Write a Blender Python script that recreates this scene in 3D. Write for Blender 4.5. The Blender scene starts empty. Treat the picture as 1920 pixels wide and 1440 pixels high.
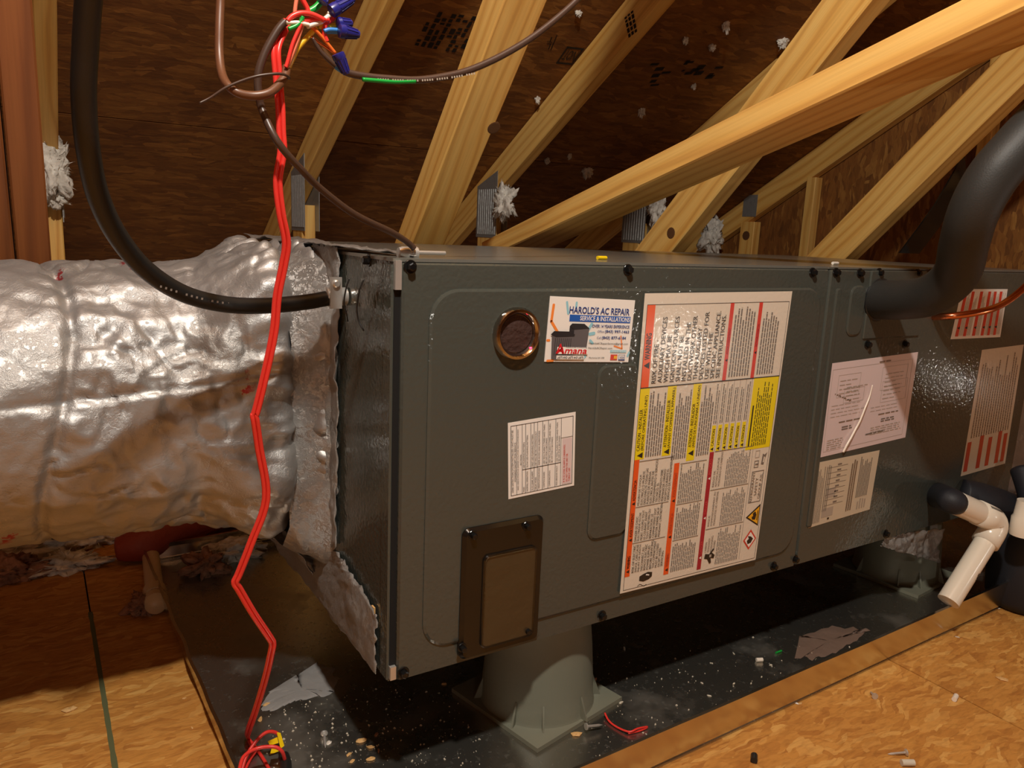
import bpy, math, random
from mathutils import Vector, Matrix, noise

random.seed(7)
SC = bpy.context.scene
COL = SC.collection

# ------------------------------------------------------------------ camera, light, exposure
CAM = Vector((-0.29640686, -0.69432619, 0.48089986))
YAW, PITCH, ROLL, FPX = 0.56146807, -0.19709116, 0.04335756, 1442.0
_f = Vector((math.sin(YAW) * math.cos(PITCH), math.cos(YAW) * math.cos(PITCH), math.sin(PITCH)))
_r0 = Vector((math.cos(YAW), -math.sin(YAW), 0))
_u0 = _r0.cross(_f)
_r = _r0 * math.cos(ROLL) + _u0 * math.sin(ROLL)
_u = _u0 * math.cos(ROLL) - _r0 * math.sin(ROLL)
cd = bpy.data.cameras.new('camera')
cd.sensor_fit = 'HORIZONTAL'
cd.sensor_width = 36.0
cd.lens = FPX / 1920 * 36.0
cd.clip_start = 0.01
cam = bpy.data.objects.new('camera', cd)
COL.objects.link(cam)
cam.matrix_world = Matrix(((_r.x, _u.x, -_f.x, CAM.x), (_r.y, _u.y, -_f.y, CAM.y), (_r.z, _u.z, -_f.z, CAM.z), (0, 0, 0, 1)))
SC.camera = cam

SC.view_settings.view_transform = 'Standard'
SC.view_settings.look = 'None'
SC.view_settings.gamma = 1.0
SC.view_settings.use_curve_mapping = False
SC.view_settings.exposure = 0.42

wd = bpy.data.worlds.new('world')
SC.world = wd
wd.use_nodes = True
wd.node_tree.nodes['Background'].inputs[0].default_value = (1.0, 0.72, 0.45, 1)
wd.node_tree.nodes['Background'].inputs[1].default_value = 0.02


def lamp(name, loc, power, radius, color):
    l = bpy.data.lights.new(name, 'POINT')
    l.energy = power
    l.shadow_soft_size = radius
    l.color = color
    o = bpy.data.objects.new(name, l)
    COL.objects.link(o)
    o.location = loc
    return o


# bare bulb hanging above the walkway, two halogen heads of a work lamp standing low on the right
WARM = (1.0, 0.94, 0.84)
lamp('bulb_or_fill', (-0.22, -0.66, 1.5), 60, 0.035, WARM)
lamp('bulb_or_fill', (-1.1, -2.5, 0.5), 7.5, 0.08, WARM)  # unseen fill light, added low behind the camera to brighten undersides
lamp('work_lamp', (1.24, -0.90, 0.18), 1.6, 0.009, WARM)
lamp('work_lamp', (2.05, -0.54, 0.09), 0.20, 0.006, WARM)


def ray(px, py):
    return _f + _r * ((px - 960) / FPX) - _u * ((py - 720) / FPX)


def at(px, py, ax, val):
    d = ray(px, py)
    i = 'xyz'.index(ax)
    return CAM + d * ((val - CAM[i]) / d[i])


def Y(px, py, y=0.0):
    return at(px, py, 'y', y)


FLOOR = -0.15
TAN = 0.583
DY, DZ = 1.5, 0.66


def deck_z(y):
    return DZ + TAN * (DY - y)


def deck_at(px, py, off=0.0):
    n = Vector((0, TAN, 1)).normalized()
    d = ray(px, py)
    p0 = Vector((0, DY, DZ)) - n * off
    return CAM + d * ((n.dot(p0) - n.dot(CAM)) / n.dot(d))


# ------------------------------------------------------------------ materials
def srgb(r, g, b):
    def c(v):
        v /= 255.0
        return v / 12.92 if v <= 0.04045 else ((v + 0.055) / 1.055) ** 2.4
    return (c(r), c(g), c(b), 1)


class NT:
    def __init__(self, name):
        self.m = bpy.data.materials.new(name)
        self.m.use_nodes = True
        self.t = self.m.node_tree
        self.b = self.t.nodes['Principled BSDF']

    def n(self, kind, **kw):
        nd = self.t.nodes.new('ShaderNode' + kind)
        for k, v in kw.items():
            if k.startswith('i_'):
                nd.inputs[k[2:].replace('_', ' ')].default_value = v
            else:
                setattr(nd, k, v)
        return nd

    def l(self, a, b):
        self.t.links.new(a, b)

    def coords(self, scale=(1, 1, 1), rot=(0, 0, 0), src='Object', loc=(0, 0, 0)):
        tc = self.n('TexCoord')
        mp = self.n('Mapping')
        mp.inputs['Scale'].default_value = scale
        mp.inputs['Rotation'].default_value = rot
        mp.inputs['Location'].default_value = loc
        self.l(tc.outputs[src], mp.inputs['Vector'])
        return mp.outputs['Vector']

    def ramp(self, fac, stops):
        r = self.n('ValToRGB')
        el = r.color_ramp.elements
        while len(el) < len(stops):
            el.new(0.5)
        for e, (p, c) in zip(el, stops):
            e.position = p
            e.color = c
        self.l(fac, r.inputs['Fac'])
        return r.outputs['Color']

    def mix(self, fac, a, b, blend='MIX'):
        m = self.n('Mix', data_type='RGBA', blend_type=blend)
        for s, v in ((m.inputs[0], fac), (m.inputs[6], a), (m.inputs[7], b)):
            if hasattr(v, 'is_linked'):
                self.l(v, s)
            else:
                s.default_value = v
        return m.outputs[2]

    def bump(self, h, strength, dist=0.001):
        b = self.n('Bump')
        b.inputs['Strength'].default_value = strength
        b.inputs['Distance'].default_value = dist
        self.l(h, b.inputs['Height'])
        self.l(b.outputs['Normal'], self.b.inputs['Normal'])

    def set(self, **kw):
        for k, v in kw.items():
            self.b.inputs[k.replace('_', ' ')].default_value = v


def plain(name, col, rough=0.5, metal=0.0, bump=None, **kw):
    m = NT(name)
    m.set(Base_Color=col, Roughness=rough, Metallic=metal, **kw)
    if bump:
        nz = m.n('TexNoise', i_Scale=bump[0], i_Detail=3.0)
        m.l(m.coords(), nz.inputs['Vector'])
        m.bump(nz.outputs['Fac'], bump[1], bump[2])
    return m.m


def lumber(name, light, mid, dark):
    m = NT(name)
    oi = m.n('ObjectInfo')
    uv = m.coords(src='UV')
    add = m.n('VectorMath', operation='ADD')
    sc = m.n('VectorMath', operation='SCALE')
    cmb = m.n('CombineXYZ')
    for i in range(3):
        m.l(oi.outputs['Random'], cmb.inputs[i])
    m.l(cmb.outputs[0], sc.inputs[0])
    sc.inputs['Scale'].default_value = 37.0
    m.l(uv, add.inputs[0])
    m.l(sc.outputs[0], add.inputs[1])
    v = add.outputs[0]

    def mapped(s):
        mp = m.n('Mapping')
        mp.inputs['Scale'].default_value = s
        m.l(v, mp.inputs['Vector'])
        return mp.outputs['Vector']
    warp = m.n('TexNoise', i_Scale=1.0, i_Detail=2.0)
    m.l(mapped((2.2, 9, 1)), warp.inputs['Vector'])
    wv = m.n('TexWave', wave_type='BANDS', bands_direction='Y', wave_profile='SIN')
    wv.inputs['Scale'].default_value = 5.0
    wv.inputs['Distortion'].default_value = 11.0
    wv.inputs['Detail'].default_value = 2.0
    wv.inputs['Detail Scale'].default_value = 0.7
    m.l(mapped((0.45, 2.2, 1)), wv.inputs['Vector'])
    fine = m.n('TexNoise', i_Scale=1.0, i_Detail=4.0)
    m.l(mapped((6, 260, 1)), fine.inputs['Vector'])
    c = m.ramp(wv.outputs['Fac'], [(0.0, dark), (0.22, mid), (0.8, light)])
    c2 = m.ramp(warp.outputs['Fac'], [(0.3, mid), (0.65, light)])
    c = m.mix(0.58, c, c2)
    f = m.ramp(fine.outputs['Fac'], [(0.3, (0.80, 0.76, 0.70, 1)), (0.6, (1, 1, 1, 1))])
    c = m.mix(0.5, c, f, 'MULTIPLY')
    m.l(c, m.b.inputs['Base Color'])
    m.set(Roughness=0.6)
    m.bump(fine.outputs['Fac'], 0.25, 0.0006)
    return m.m


def osb(name, cols, scale=1.0, along='x', rough=0.75, bumps=0.5, stain=0.5):
    m = NT(name)
    base = m.coords()
    nz = m.n('TexNoise', i_Scale=7.0 * scale, i_Detail=3.0)
    m.l(base, nz.inputs['Vector'])
    prev = None
    hprev = None
    for i, ang in enumerate((0.15, 0.95, -0.75)):
        mp = m.n('Mapping')
        mp.inputs['Rotation'].default_value = (0, 0, ang)
        mp.inputs['Scale'].default_value = (17 * scale, 62 * scale, 17 * scale)
        mp.inputs['Location'].default_value = (i * 3.1, i * 1.7, 0)
        warp = m.mix(0.055, base, nz.outputs['Color'])
        m.l(warp, mp.inputs['Vector'])
        vo = m.n('TexVoronoi', feature='F1')
        vo.inputs['Scale'].default_value = 1.0
        m.l(mp.outputs['Vector'], vo.inputs['Vector'])
        sep = m.n('SeparateColor')
        m.l(vo.outputs['Color'], sep.inputs[0])
        col = m.ramp(sep.outputs[0], [(0.0, cols[0]), (0.4, cols[1]), (0.75, cols[2]), (1.0, cols[3])])
        if prev is None:
            prev, hprev = col, sep.outputs[1]
        else:
            gt = m.n('Math', operation='GREATER_THAN')
            m.l(sep.outputs[2], gt.inputs[0])
            gt.inputs[1].default_value = 0.45
            prev = m.mix(gt.outputs[0], prev, col)
            mh = m.n('Mix', data_type='FLOAT')
            m.l(gt.outputs[0], mh.inputs[0])
            m.l(hprev, mh.inputs[2])
            m.l(sep.outputs[1], mh.inputs[3])
            hprev = mh.outputs[0]
    fib = m.n('TexNoise', i_Scale=1.0, i_Detail=5.0, i_Distortion=0.6)
    fm = m.n('Mapping')
    fm.inputs['Scale'].default_value = (30 * scale, 110 * scale, 30)
    m.l(base, fm.inputs['Vector'])
    m.l(fm.outputs['Vector'], fib.inputs['Vector'])
    f = m.ramp(fib.outputs['Fac'], [(0.28, (0.62, 0.56, 0.48, 1)), (0.55, (1, 1, 1, 1))])
    c = m.mix(0.6, prev, f, 'MULTIPLY')
    big = m.n('TexNoise', i_Scale=2.3, i_Detail=3.0)
    m.l(base, big.inputs['Vector'])
    s = m.ramp(big.outputs['Fac'], [(0.35, (0.6, 0.5, 0.42, 1)), (0.6, (1, 1, 1, 1))])
    c = m.mix(stain, c, s, 'MULTIPLY')
    m.l(c, m.b.inputs['Base Color'])
    m.set(Roughness=rough)
    ad = m.n('Math', operation='ADD')
    m.l(hprev, ad.inputs[0])
    m.l(fib.outputs['Fac'], ad.inputs[1])
    m.bump(ad.outputs[0], bumps, 0.0015)
    return m.m


def foil(name, col, rough, crinkle, dist, spots=None, metal=0.9, scale=1.0):
    m = NT(name)
    co = m.coords()
    n1 = m.n('TexNoise', i_Scale=48.0 * scale, i_Detail=7.0, i_Roughness=0.66)
    m.l(co, n1.inputs['Vector'])
    vo = m.n('TexVoronoi', feature='DISTANCE_TO_EDGE')
    vo.inputs['Scale'].default_value = 17.0 * scale
    wp = m.mix(0.12, co, n1.outputs['Color'])
    m.l(wp, vo.inputs['Vector'])
    rg = m.n('MapRange')
    rg.inputs['From Max'].default_value = 0.10
    m.l(vo.outputs['Distance'], rg.inputs['Value'])
    ad = m.n('Math', operation='ADD')
    m.l(n1.outputs['Fac'], ad.inputs[0])
    ml = m.n('Math', operation='MULTIPLY')
    ml.inputs[1].default_value = 0.22
    m.l(rg.outputs['Result'], ml.inputs[0])
    m.l(ml.outputs[0], ad.inputs[1])
    m.bump(ad.outputs[0], crinkle, dist)
    c = col
    big = m.n('TexNoise', i_Scale=9.0, i_Detail=4.0)
    m.l(co, big.inputs['Vector'])
    c = m.mix(0.5, col, m.ramp(big.outputs['Fac'], [(0.3, (0.72, 0.66, 0.58, 1)), (0.62, (1, 1, 1, 1))]), 'MULTIPLY')
    if spots:
        sp = m.n('TexVoronoi', feature='F1')
        sp.inputs['Scale'].default_value = 16.0
        m.l(wp, sp.inputs['Vector'])
        n2 = m.n('TexNoise', i_Scale=7.0, i_Detail=1.0)
        m.l(co, n2.inputs['Vector'])
        a = m.ramp(sp.outputs['Distance'], [(0.16, (1, 1, 1, 1)), (0.22, (0, 0, 0, 1))])
        b2 = m.ramp(n2.outputs['Fac'], [(0.60, (0, 0, 0, 1)), (0.64, (1, 1, 1, 1))])
        fac = m.mix(1.0, a, b2, 'MULTIPLY')
        c = m.mix(fac, c, spots)
    m.l(c, m.b.inputs['Base Color'])
    m.set(Roughness=rough, Metallic=metal)
    return m.m


def paint(name, col, rough, scale, strength, coat=0.0):
    m = NT(name)
    nz = m.n('TexNoise', i_Scale=scale, i_Detail=1.5)
    m.l(m.coords(), nz.inputs['Vector'])
    m.bump(nz.outputs['Fac'], strength, 0.0016)
    m.set(Base_Color=col, Roughness=rough, Coat_Weight=coat, Coat_Roughness=0.12)
    return m.m


def pan_metal(name):
    m = NT(name)
    co = m.coords()
    n1 = m.n('TexNoise', i_Scale=5.0, i_Detail=6.0, i_Roughness=0.6)
    m.l(co, n1.inputs['Vector'])
    n2 = m.n('TexNoise', i_Scale=160.0, i_Detail=2.0)
    m.l(co, n2.inputs['Vector'])
    a = m.ramp(n1.outputs['Fac'], [(0.52, (0, 0, 0, 1)), (0.80, (1, 1, 1, 1))])
    b = m.ramp(n2.outputs['Fac'], [(0.62, (0, 0, 0, 1)), (0.72, (1, 1, 1, 1))])
    dust = m.mix(1.0, m.mix(0.25, a, b, 'ADD'), m.mix(0.5, a, (1, 1, 1, 1)), 'MULTIPLY')
    m.l(m.mix(dust, (0.46, 0.44, 0.39, 1), (0.17, 0.16, 0.14, 1)), m.b.inputs['Base Color'])
    inv = m.n('Math', operation='MULTIPLY_ADD')
    inv.inputs[1].default_value = -0.55
    inv.inputs[2].default_value = 0.95
    m.l(dust, inv.inputs[0])
    m.l(inv.outputs[0], m.b.inputs['Metallic'])
    ro = m.n('Math', operation='MULTIPLY_ADD')
    ro.inputs[1].default_value = 0.4
    ro.inputs[2].default_value = 0.26
    m.l(dust, ro.inputs[0])
    m.l(ro.outputs[0], m.b.inputs['Roughness'])
    m.bump(n1.outputs['Fac'], 0.25, 0.004)
    return m.m


def fluff(name, c1, c2):
    m = NT(name)
    nz = m.n('TexNoise', i_Scale=60.0, i_Detail=5.0)
    m.l(m.coords(), nz.inputs['Vector'])
    m.l(m.ramp(nz.outputs['Fac'], [(0.3, c1), (0.6, c2)]), m.b.inputs['Base Color'])
    m.set(Roughness=1.0, Subsurface_Weight=0.0)
    m.bump(nz.outputs['Fac'], 0.9, 0.006)
    return m.m


M = {}
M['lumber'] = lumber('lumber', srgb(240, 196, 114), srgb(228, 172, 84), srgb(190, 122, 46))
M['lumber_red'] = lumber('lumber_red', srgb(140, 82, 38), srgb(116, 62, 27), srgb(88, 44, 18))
M['knot'] = plain('knot', srgb(92, 58, 30), 0.7, bump=(90, 0.5, 0.001))
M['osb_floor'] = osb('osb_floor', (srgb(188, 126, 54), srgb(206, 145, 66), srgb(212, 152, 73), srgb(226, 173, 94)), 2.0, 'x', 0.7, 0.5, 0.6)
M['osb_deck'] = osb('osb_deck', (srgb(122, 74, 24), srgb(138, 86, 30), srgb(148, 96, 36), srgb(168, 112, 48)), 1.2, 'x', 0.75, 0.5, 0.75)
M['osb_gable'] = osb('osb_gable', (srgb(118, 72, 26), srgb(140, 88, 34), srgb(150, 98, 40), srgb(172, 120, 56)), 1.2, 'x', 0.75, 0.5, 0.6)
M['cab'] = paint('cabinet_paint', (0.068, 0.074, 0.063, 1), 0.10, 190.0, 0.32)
M['cab_top_sheen'] = paint('cabinet_top_sheen', (0.15, 0.145, 0.125, 1), 0.2, 200.0, 0.15)  # cabinet colour lightened on the lid to stand in for reflected wood
M['black_gloss'] = plain('black_gloss_plastic', (0.008, 0.007, 0.006, 1), 0.16)
M['black_screw'] = plain('black_screw', (0.01, 0.01, 0.01, 1), 0.22, 0.3)
M['black_cable'] = plain('black_cable', (0.014, 0.014, 0.014, 1), 0.42, bump=(300, 0.2, 0.0005))
M['rubber'] = plain('rubber_insulation', (0.025, 0.025, 0.023, 1), 0.55, bump=(500, 0.35, 0.0006))
M['navy_rubber'] = plain('navy_rubber', (0.012, 0.013, 0.018, 1), 0.6, bump=(400, 0.35, 0.0006))
M['pvc'] = plain('pvc', srgb(236, 226, 208), 0.22)
M['pvc_dirty'] = plain('pvc_dirty', srgb(214, 186, 146), 0.4)
M['stand'] = paint('stand_plastic', srgb(122, 122, 106), 0.5, 180.0, 0.12)
M['copper'] = plain('copper', srgb(222, 140, 100), 0.22, 1.0)
M['steel'] = plain('zinc_steel', (0.70, 0.69, 0.66, 1), 0.34, 0.7, bump=(200, 0.15, 0.0005))
M['gusset'] = plain('gusset_plate', (0.36, 0.36, 0.35, 1), 0.5, 0.6, bump=(70, 0.8, 0.002))
M['red_wire'] = plain('red_wire', srgb(232, 58, 50), 0.35)
M['brown_cable'] = plain('brown_cable', srgb(72, 52, 42), 0.38)
M['brown_cable2'] = plain('brown_cable_light', srgb(104, 66, 44), 0.4)
M['w_green'] = plain('green_wire', srgb(20, 160, 62), 0.35)
M['w_yellow'] = plain('yellow_wire', srgb(232, 188, 40), 0.35)
M['w_blue'] = plain('blue_wire', srgb(60, 130, 205), 0.35)
M['w_white'] = plain('white_wire', srgb(238, 228, 214), 0.35)
M['w_cream'] = plain('cream_wire', srgb(230, 200, 150), 0.35)
M['w_pink'] = plain('pink_wire', srgb(235, 130, 100), 0.35)
M['w_orange'] = plain('orange_wire', srgb(225, 105, 40), 0.35)
M['nut'] = plain('wire_nut_blue', srgb(34, 36, 120), 0.32)
M['y_tag'] = plain('yellow_tag', srgb(240, 205, 20), 0.4)
M['duct'] = foil('duct_foil', (0.42, 0.42, 0.42, 1), 0.47, 0.30, 0.004, srgb(160, 60, 64), metal=0.72)
M['tape'] = foil('foil_tape', (0.42, 0.41, 0.40, 1), 0.38, 0.7, 0.005, srgb(165, 50, 50), metal=0.7, scale=1.7)
M['pan'] = pan_metal('pan_steel')
M['lip'] = plain('clean_pan_steel', (0.66, 0.63, 0.57, 1), 0.2, 1.0, bump=(6, 0.12, 0.003))
M['tuft'] = fluff('blown_fibre', srgb(196, 188, 176), srgb(240, 234, 224))
M['tuft_brown'] = fluff('brown_fibre', srgb(120, 84, 66), srgb(176, 130, 104))
M['mastic'] = plain('grey_mastic', srgb(142, 140, 138), 0.6, bump=(40, 0.8, 0.003))
M['mastic_b'] = plain('brown_mastic', srgb(120, 100, 88), 0.5, bump=(40, 0.8, 0.003))
M['chip'] = plain('wood_chip', srgb(214, 170, 110), 0.7)
M['speck'] = plain('dust_speck', srgb(205, 196, 178), 0.9)
M['pinkduct'] = plain('red_flex', srgb(150, 62, 44), 0.6, bump=(60, 0.6, 0.004))
M['glass'] = plain('clear_plastic', (0.95, 0.93, 0.9, 1), 0.05, 0.0, Transmission_Weight=1.0, IOR=1.4)
M['chrome'] = plain('chrome_ring', (0.52, 0.48, 0.44, 1), 0.1, 1.0)
M['inside'] = plain('dark_lining', srgb(58, 34, 26), 0.85, bump=(120, 0.9, 0.004))
M['lining'] = plain('brown_lining', srgb(70, 58, 40), 0.2, bump=(60, 0.5, 0.003))
M['seam'] = plain('dark_gap', (0.004, 0.004, 0.004, 1), 0.9)
M['green_paint'] = plain('green_line_paint', srgb(92, 96, 62), 0.8)
M['ink'] = plain('ink_stamp', srgb(26, 15, 8), 0.8)
# flat print colours
for nm, c in dict(paper=(226, 216, 200), paper_pink=(222, 204, 204), paper_beige=(206, 192, 168), paper_tan=(214, 200, 178), paper_white=(240, 236, 230),
                  black=(38, 34, 32), grey=(120, 110, 102), lgrey=(176, 164, 150), orange=(236, 92, 36), red=(214, 66, 50), dred=(168, 36, 52), yellow=(238, 216, 24),
                  amber=(244, 180, 40), navy=(36, 60, 130), blue=(36, 92, 180), lblue=(150, 205, 220), card_or=(245, 140, 60), unitgrey=(98, 92, 94), unitdk=(44, 40, 42),
                  amred=(214, 32, 40), white=(246, 242, 236), redtext=(226, 80, 80), brownred=(190, 76, 50), tanink=(128, 108, 90)).items():
    M['p_' + nm] = plain('print_' + nm, srgb(*c), 0.12 if nm == 'paper' else 0.24, bump=(190, 0.18, 0.0016) if nm in ('paper', 'paper_tan') else None)


# ------------------------------------------------------------------ mesh helpers
class MB:
    def __init__(self):
        self.v, self.f, self.uv = [], [], {}

    def quad(self, a, b, c, d):
        i = len(self.v)
        self.v += [Vector(a), Vector(b), Vector(c), Vector(d)]
        self.f.append((i, i + 1, i + 2, i + 3))
        return self

    def poly(self, pts):
        i = len(self.v)
        self.v += [Vector(p) for p in pts]
        self.f.append(tuple(range(i, i + len(pts))))
        return self

    def box(self, lo, hi):
        x0, y0, z0 = lo
        x1, y1, z1 = hi
        return self.hexa([(x0, y0, z0), (x1, y0, z0), (x1, y1, z0), (x0, y1, z0), (x0, y0, z1), (x1, y0, z1), (x1, y1, z1), (x0, y1, z1)])

    def hexa(self, p):
        i = len(self.v)
        self.v += [Vector(q) for q in p]
        for f in ((3, 2, 1, 0), (4, 5, 6, 7), (0, 1, 5, 4), (1, 2, 6, 5), (2, 3, 7, 6), (3, 0, 4, 7)):
            self.f.append(tuple(i + k for k in f))
        return self

    def beam(self, p0, p1, w, d, side=Vector((1, 0, 0))):
        """timber from p0 to p1 (centre line), w along side, d across; UV follows the grain"""
        p0, p1 = Vector(p0), Vector(p1)
        u = (p1 - p0)
        L = u.length
        u.normalize()
        s = (side - u * side.dot(u)).normalized()
        t = u.cross(s)
        s, t = s * w / 2, t * d / 2
        i = len(self.v)
        e = 0.0025
        # chamfered section
        sec = [(-1, -1, 1, 0), (-1, -1, 0, 1), (1, -1, 0, 1), (1, -1, -1, 0), (1, 1, -1, 0), (1, 1, 0, -1), (-1, 1, 0, -1), (-1, 1, 1, 0)]
        sn, tn = s.normalized() * e, t.normalized() * e
        ring = [s * a + t * b + sn * c * 1.0 + tn * dd * 1.0 for a, b, c, dd in
                [(-1, -1, 0, 1), (-1, -1, 1, 0), (1, -1, -1, 0), (1, -1, 0, 1), (1, 1, 0, -1), (1, 1, -1, 0), (-1, 1, 1, 0), (-1, 1, 0, -1)]]
        self.v += [p0 + r for r in ring] + [p1 + r for r in ring]
        per = [0]
        for k in range(8):
            per.append(per[-1] + (ring[(k + 1) % 8] - ring[k]).length)
        for k in range(8):
            k2 = (k + 1) % 8
            fi = len(self.f)
            self.f.append((i + k, i + k2, i + 8 + k2, i + 8 + k))
            self.uv[fi] = [(0, per[k]), (0, per[k + 1]), (L, per[k + 1]), (L, per[k])]
        for base, rev in ((i, True), (i + 8, False)):
            fi = len(self.f)
            idx = list(range(8))
            if rev:
                idx.reverse()
            self.f.append(tuple(base + k for k in idx))
            self.uv[fi] = [(ring[k].dot(s.normalized()) * 3 + 5, ring[k].dot(t.normalized())) for k in idx]
        return self

    def tube(self, pts, r, n=10, caps=True, sub=6, smooth=True):
        pts = [Vector(p) for p in pts]
        rr = r if isinstance(r, (list, tuple)) else [r] * len(pts)
        if smooth and len(pts) > 2:
            P, R = [], []
            for k in range(len(pts) - 1):
                a, b, c, d = pts[max(k - 1, 0)], pts[k], pts[k + 1], pts[min(k + 2, len(pts) - 1)]
                for j in range(sub):
                    t = j / sub
                    P.append(0.5 * ((2 * b) + (c - a) * t + (2 * a - 5 * b + 4 * c - d) * t * t + (3 * b - a - 3 * c + d) * t ** 3))
                    R.append(rr[k] * (1 - t) + rr[k + 1] * t)
            P.append(pts[-1])
            R.append(rr[-1])
        else:
            P, R = pts, rr
        T = []
        for k in range(len(P)):
            T.append((P[min(k + 1, len(P) - 1)] - P[max(k - 1, 0)]).normalized())
        ref = Vector((0, 0, 1)) if abs(T[0].z) < 0.9 else Vector((1, 0, 0))
        nrm = (ref - T[0] * ref.dot(T[0])).normalized()
        i = len(self.v)
        for k in range(len(P)):
            nrm = (nrm - T[k] * nrm.dot(T[k])).normalized()
            bi = T[k].cross(nrm)
            for j in range(n):
                a = 2 * math.pi * j / n
                self.v.append(P[k] + (nrm * math.cos(a) + bi * math.sin(a)) * R[k])
        for k in range(len(P) - 1):
            for j in range(n):
                j2 = (j + 1) % n
                self.f.append((i + k * n + j, i + k * n + j2, i + (k + 1) * n + j2, i + (k + 1) * n + j))
        if caps:
            self.f.append(tuple(i + j for j in reversed(range(n))))
            self.f.append(tuple(i + (len(P) - 1) * n + j for j in range(n)))
        return self

    def lathe(self, base, axis, prof, n=24, caps=True):
        """prof: list of (distance along axis, radius)"""
        axis = Vector(axis).normalized()
        base = Vector(base)
        ref = Vector((0, 0, 1)) if abs(axis.z) < 0.9 else Vector((1, 0, 0))
        a1 = (ref - axis * ref.dot(axis)).normalized()
        a2 = axis.cross(a1)
        i = len(self.v)
        for d, r in prof:
            for j in range(n):
                a = 2 * math.pi * j / n
                self.v.append(base + axis * d + (a1 * math.cos(a) + a2 * math.sin(a)) * r)
        for k in range(len(prof) - 1):
            for j in range(n):
                j2 = (j + 1) % n
                self.f.append((i + k * n + j, i + k * n + j2, i + (k + 1) * n + j2, i + (k + 1) * n + j))
        if caps:
            self.f.append(tuple(i + j for j in reversed(range(n))))
            self.f.append(tuple(i + (len(prof) - 1) * n + j for j in range(n)))
        return self

    def plate(self, outline, y0, y1, bevel=0.0):
        """extrude an x,z outline from y0 (back) to y1 (front, smaller y); the front edge is drawn in by bevel"""
        cx = sum(p[0] for p in outline) / len(outline)
        cz = sum(p[1] for p in outline) / len(outline)
        n = len(outline)

        def inset(b):
            r = []
            for k in range(n):
                p0, p1, p2 = outline[k - 1], outline[k], outline[(k + 1) % n]
                e = Vector((p2[0] - p0[0], p2[1] - p0[1]))
                if e.length < 1e-9:
                    r.append(p1)
                    continue
                nn = Vector((-e.y, e.x)).normalized()
                if nn.dot(Vector((cx - p1[0], cz - p1[1]))) < 0:
                    nn = -nn
                r.append((p1[0] + nn.x * b, p1[1] + nn.y * b))
            return r
        i = len(self.v)
        loops = [(outline, y0)]
        if bevel:
            loops += [(outline, y1 + (y0 - y1) * 0.5), (inset(bevel), y1)]
        else:
            loops += [(outline, y1)]
        for o, yy in loops:
            self.v += [Vector((p[0], yy, p[1])) for p in o]
        for k in range(len(loops) - 1):
            for j in range(n):
                j2 = (j + 1) % n
                self.f.append((i + k * n + j, i + k * n + j2, i + (k + 1) * n + j2, i + (k + 1) * n + j))
        self.f.append(tuple(i + (len(loops) - 1) * n + j for j in range(n)))
        self.f.append(tuple(i + j for j in reversed(range(n))))
        return self

    def build(self, name, mat, parent=None, smooth=False, origin=None):
        base = Vector((0, 0, 0))
        q = parent
        while q is not None:
            base += q.location
            q = q.parent
        if origin is None:
            if parent is None:
                xs = [v.x for v in self.v]
                ys = [v.y for v in self.v]
                zs = [v.z for v in self.v]
                origin = Vector(((min(xs) + max(xs)) / 2, (min(ys) + max(ys)) / 2, min(zs)))
            else:
                origin = base
        origin = Vector(origin)
        me = bpy.data.meshes.new(name)
        me.from_pydata([tuple(v - origin) for v in self.v], [], self.f)
        if self.uv:
            ul = me.uv_layers.new(name='UVMap')
            for p in me.polygons:
                co = self.uv.get(p.index)
                for k, li in enumerate(p.loop_indices):
                    ul.data[li].uv = co[k] if co else (0, 0)
        me.materials.append(M[mat] if isinstance(mat, str) else mat)
        if smooth:
            for p in me.polygons:
                p.use_smooth = True
            if smooth != 'all':
                me.set_sharp_from_angle(angle=math.radians(40 if smooth is True else smooth))
        me.update()
        o = bpy.data.objects.new(name, me)
        COL.objects.link(o)
        o.location = origin - base
        if parent is not None:
            o.parent = parent
        return o


def tag(o, label, cat=None, group=None, kind=None):
    o['label'] = label
    if cat:
        o['category'] = cat
    if group:
        o['group'] = group
    if kind:
        o['kind'] = kind
    return o


def thing(name, label, cat, loc=(0, 0, 0), group=None):
    o = bpy.data.objects.new(name, None)
    o.empty_display_size = 0.05
    COL.objects.link(o)
    o.location = loc
    return tag(o, label, cat, group)


def rrect(x0, z0, x1, z1, r, n=6):
    pts = []
    for cx, cz, a0 in ((x1 - r, z1 - r, 0), (x0 + r, z1 - r, 90), (x0 + r, z0 + r, 180), (x1 - r, z0 + r, 270)):
        for k in range(n + 1):
            a = math.radians(a0 + 90 * k / n)
            pts.append((cx + r * math.cos(a), cz + r * math.sin(a)))
    return pts


# ------------------------------------------------------------------ the setting: floor, roof deck, gables
XL, XR = -2.6, 2.215
YE, YF = 2.62, -4.6
RIDGE = -2.0
fl = MB().box((XL, YF, FLOOR - 0.06), (XR + 0.6, YE, FLOOR - 0.0185)).build('floor', 'seam')
tag(fl, 'bright tan strand board attic floor under the metal pan', kind='structure')
seam_x = [XL, -1.47, -0.252, 0.80, 2.02, XR + 0.6]
for ry0, ry1, off in ((-4.6, -3.1, 0), (-3.1, -1.88, 1), (-1.88, -0.66, 0), (-0.66, 0.95, 2)):
    xs = seam_x if off == 2 else [XL] + [x + (0.6 if off else 0.1) for x in seam_x[1:-1]] + [XR + 0.6]
    for a, b in zip(xs[:-1], xs[1:]):
        MB().box((a + 0.0012, ry0 + 0.0012, FLOOR - 0.018), (b - 0.0012, ry1 - 0.0012, FLOOR)).build('floor_panel', 'osb_floor', fl, origin=(a, ry0, FLOOR))
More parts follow.
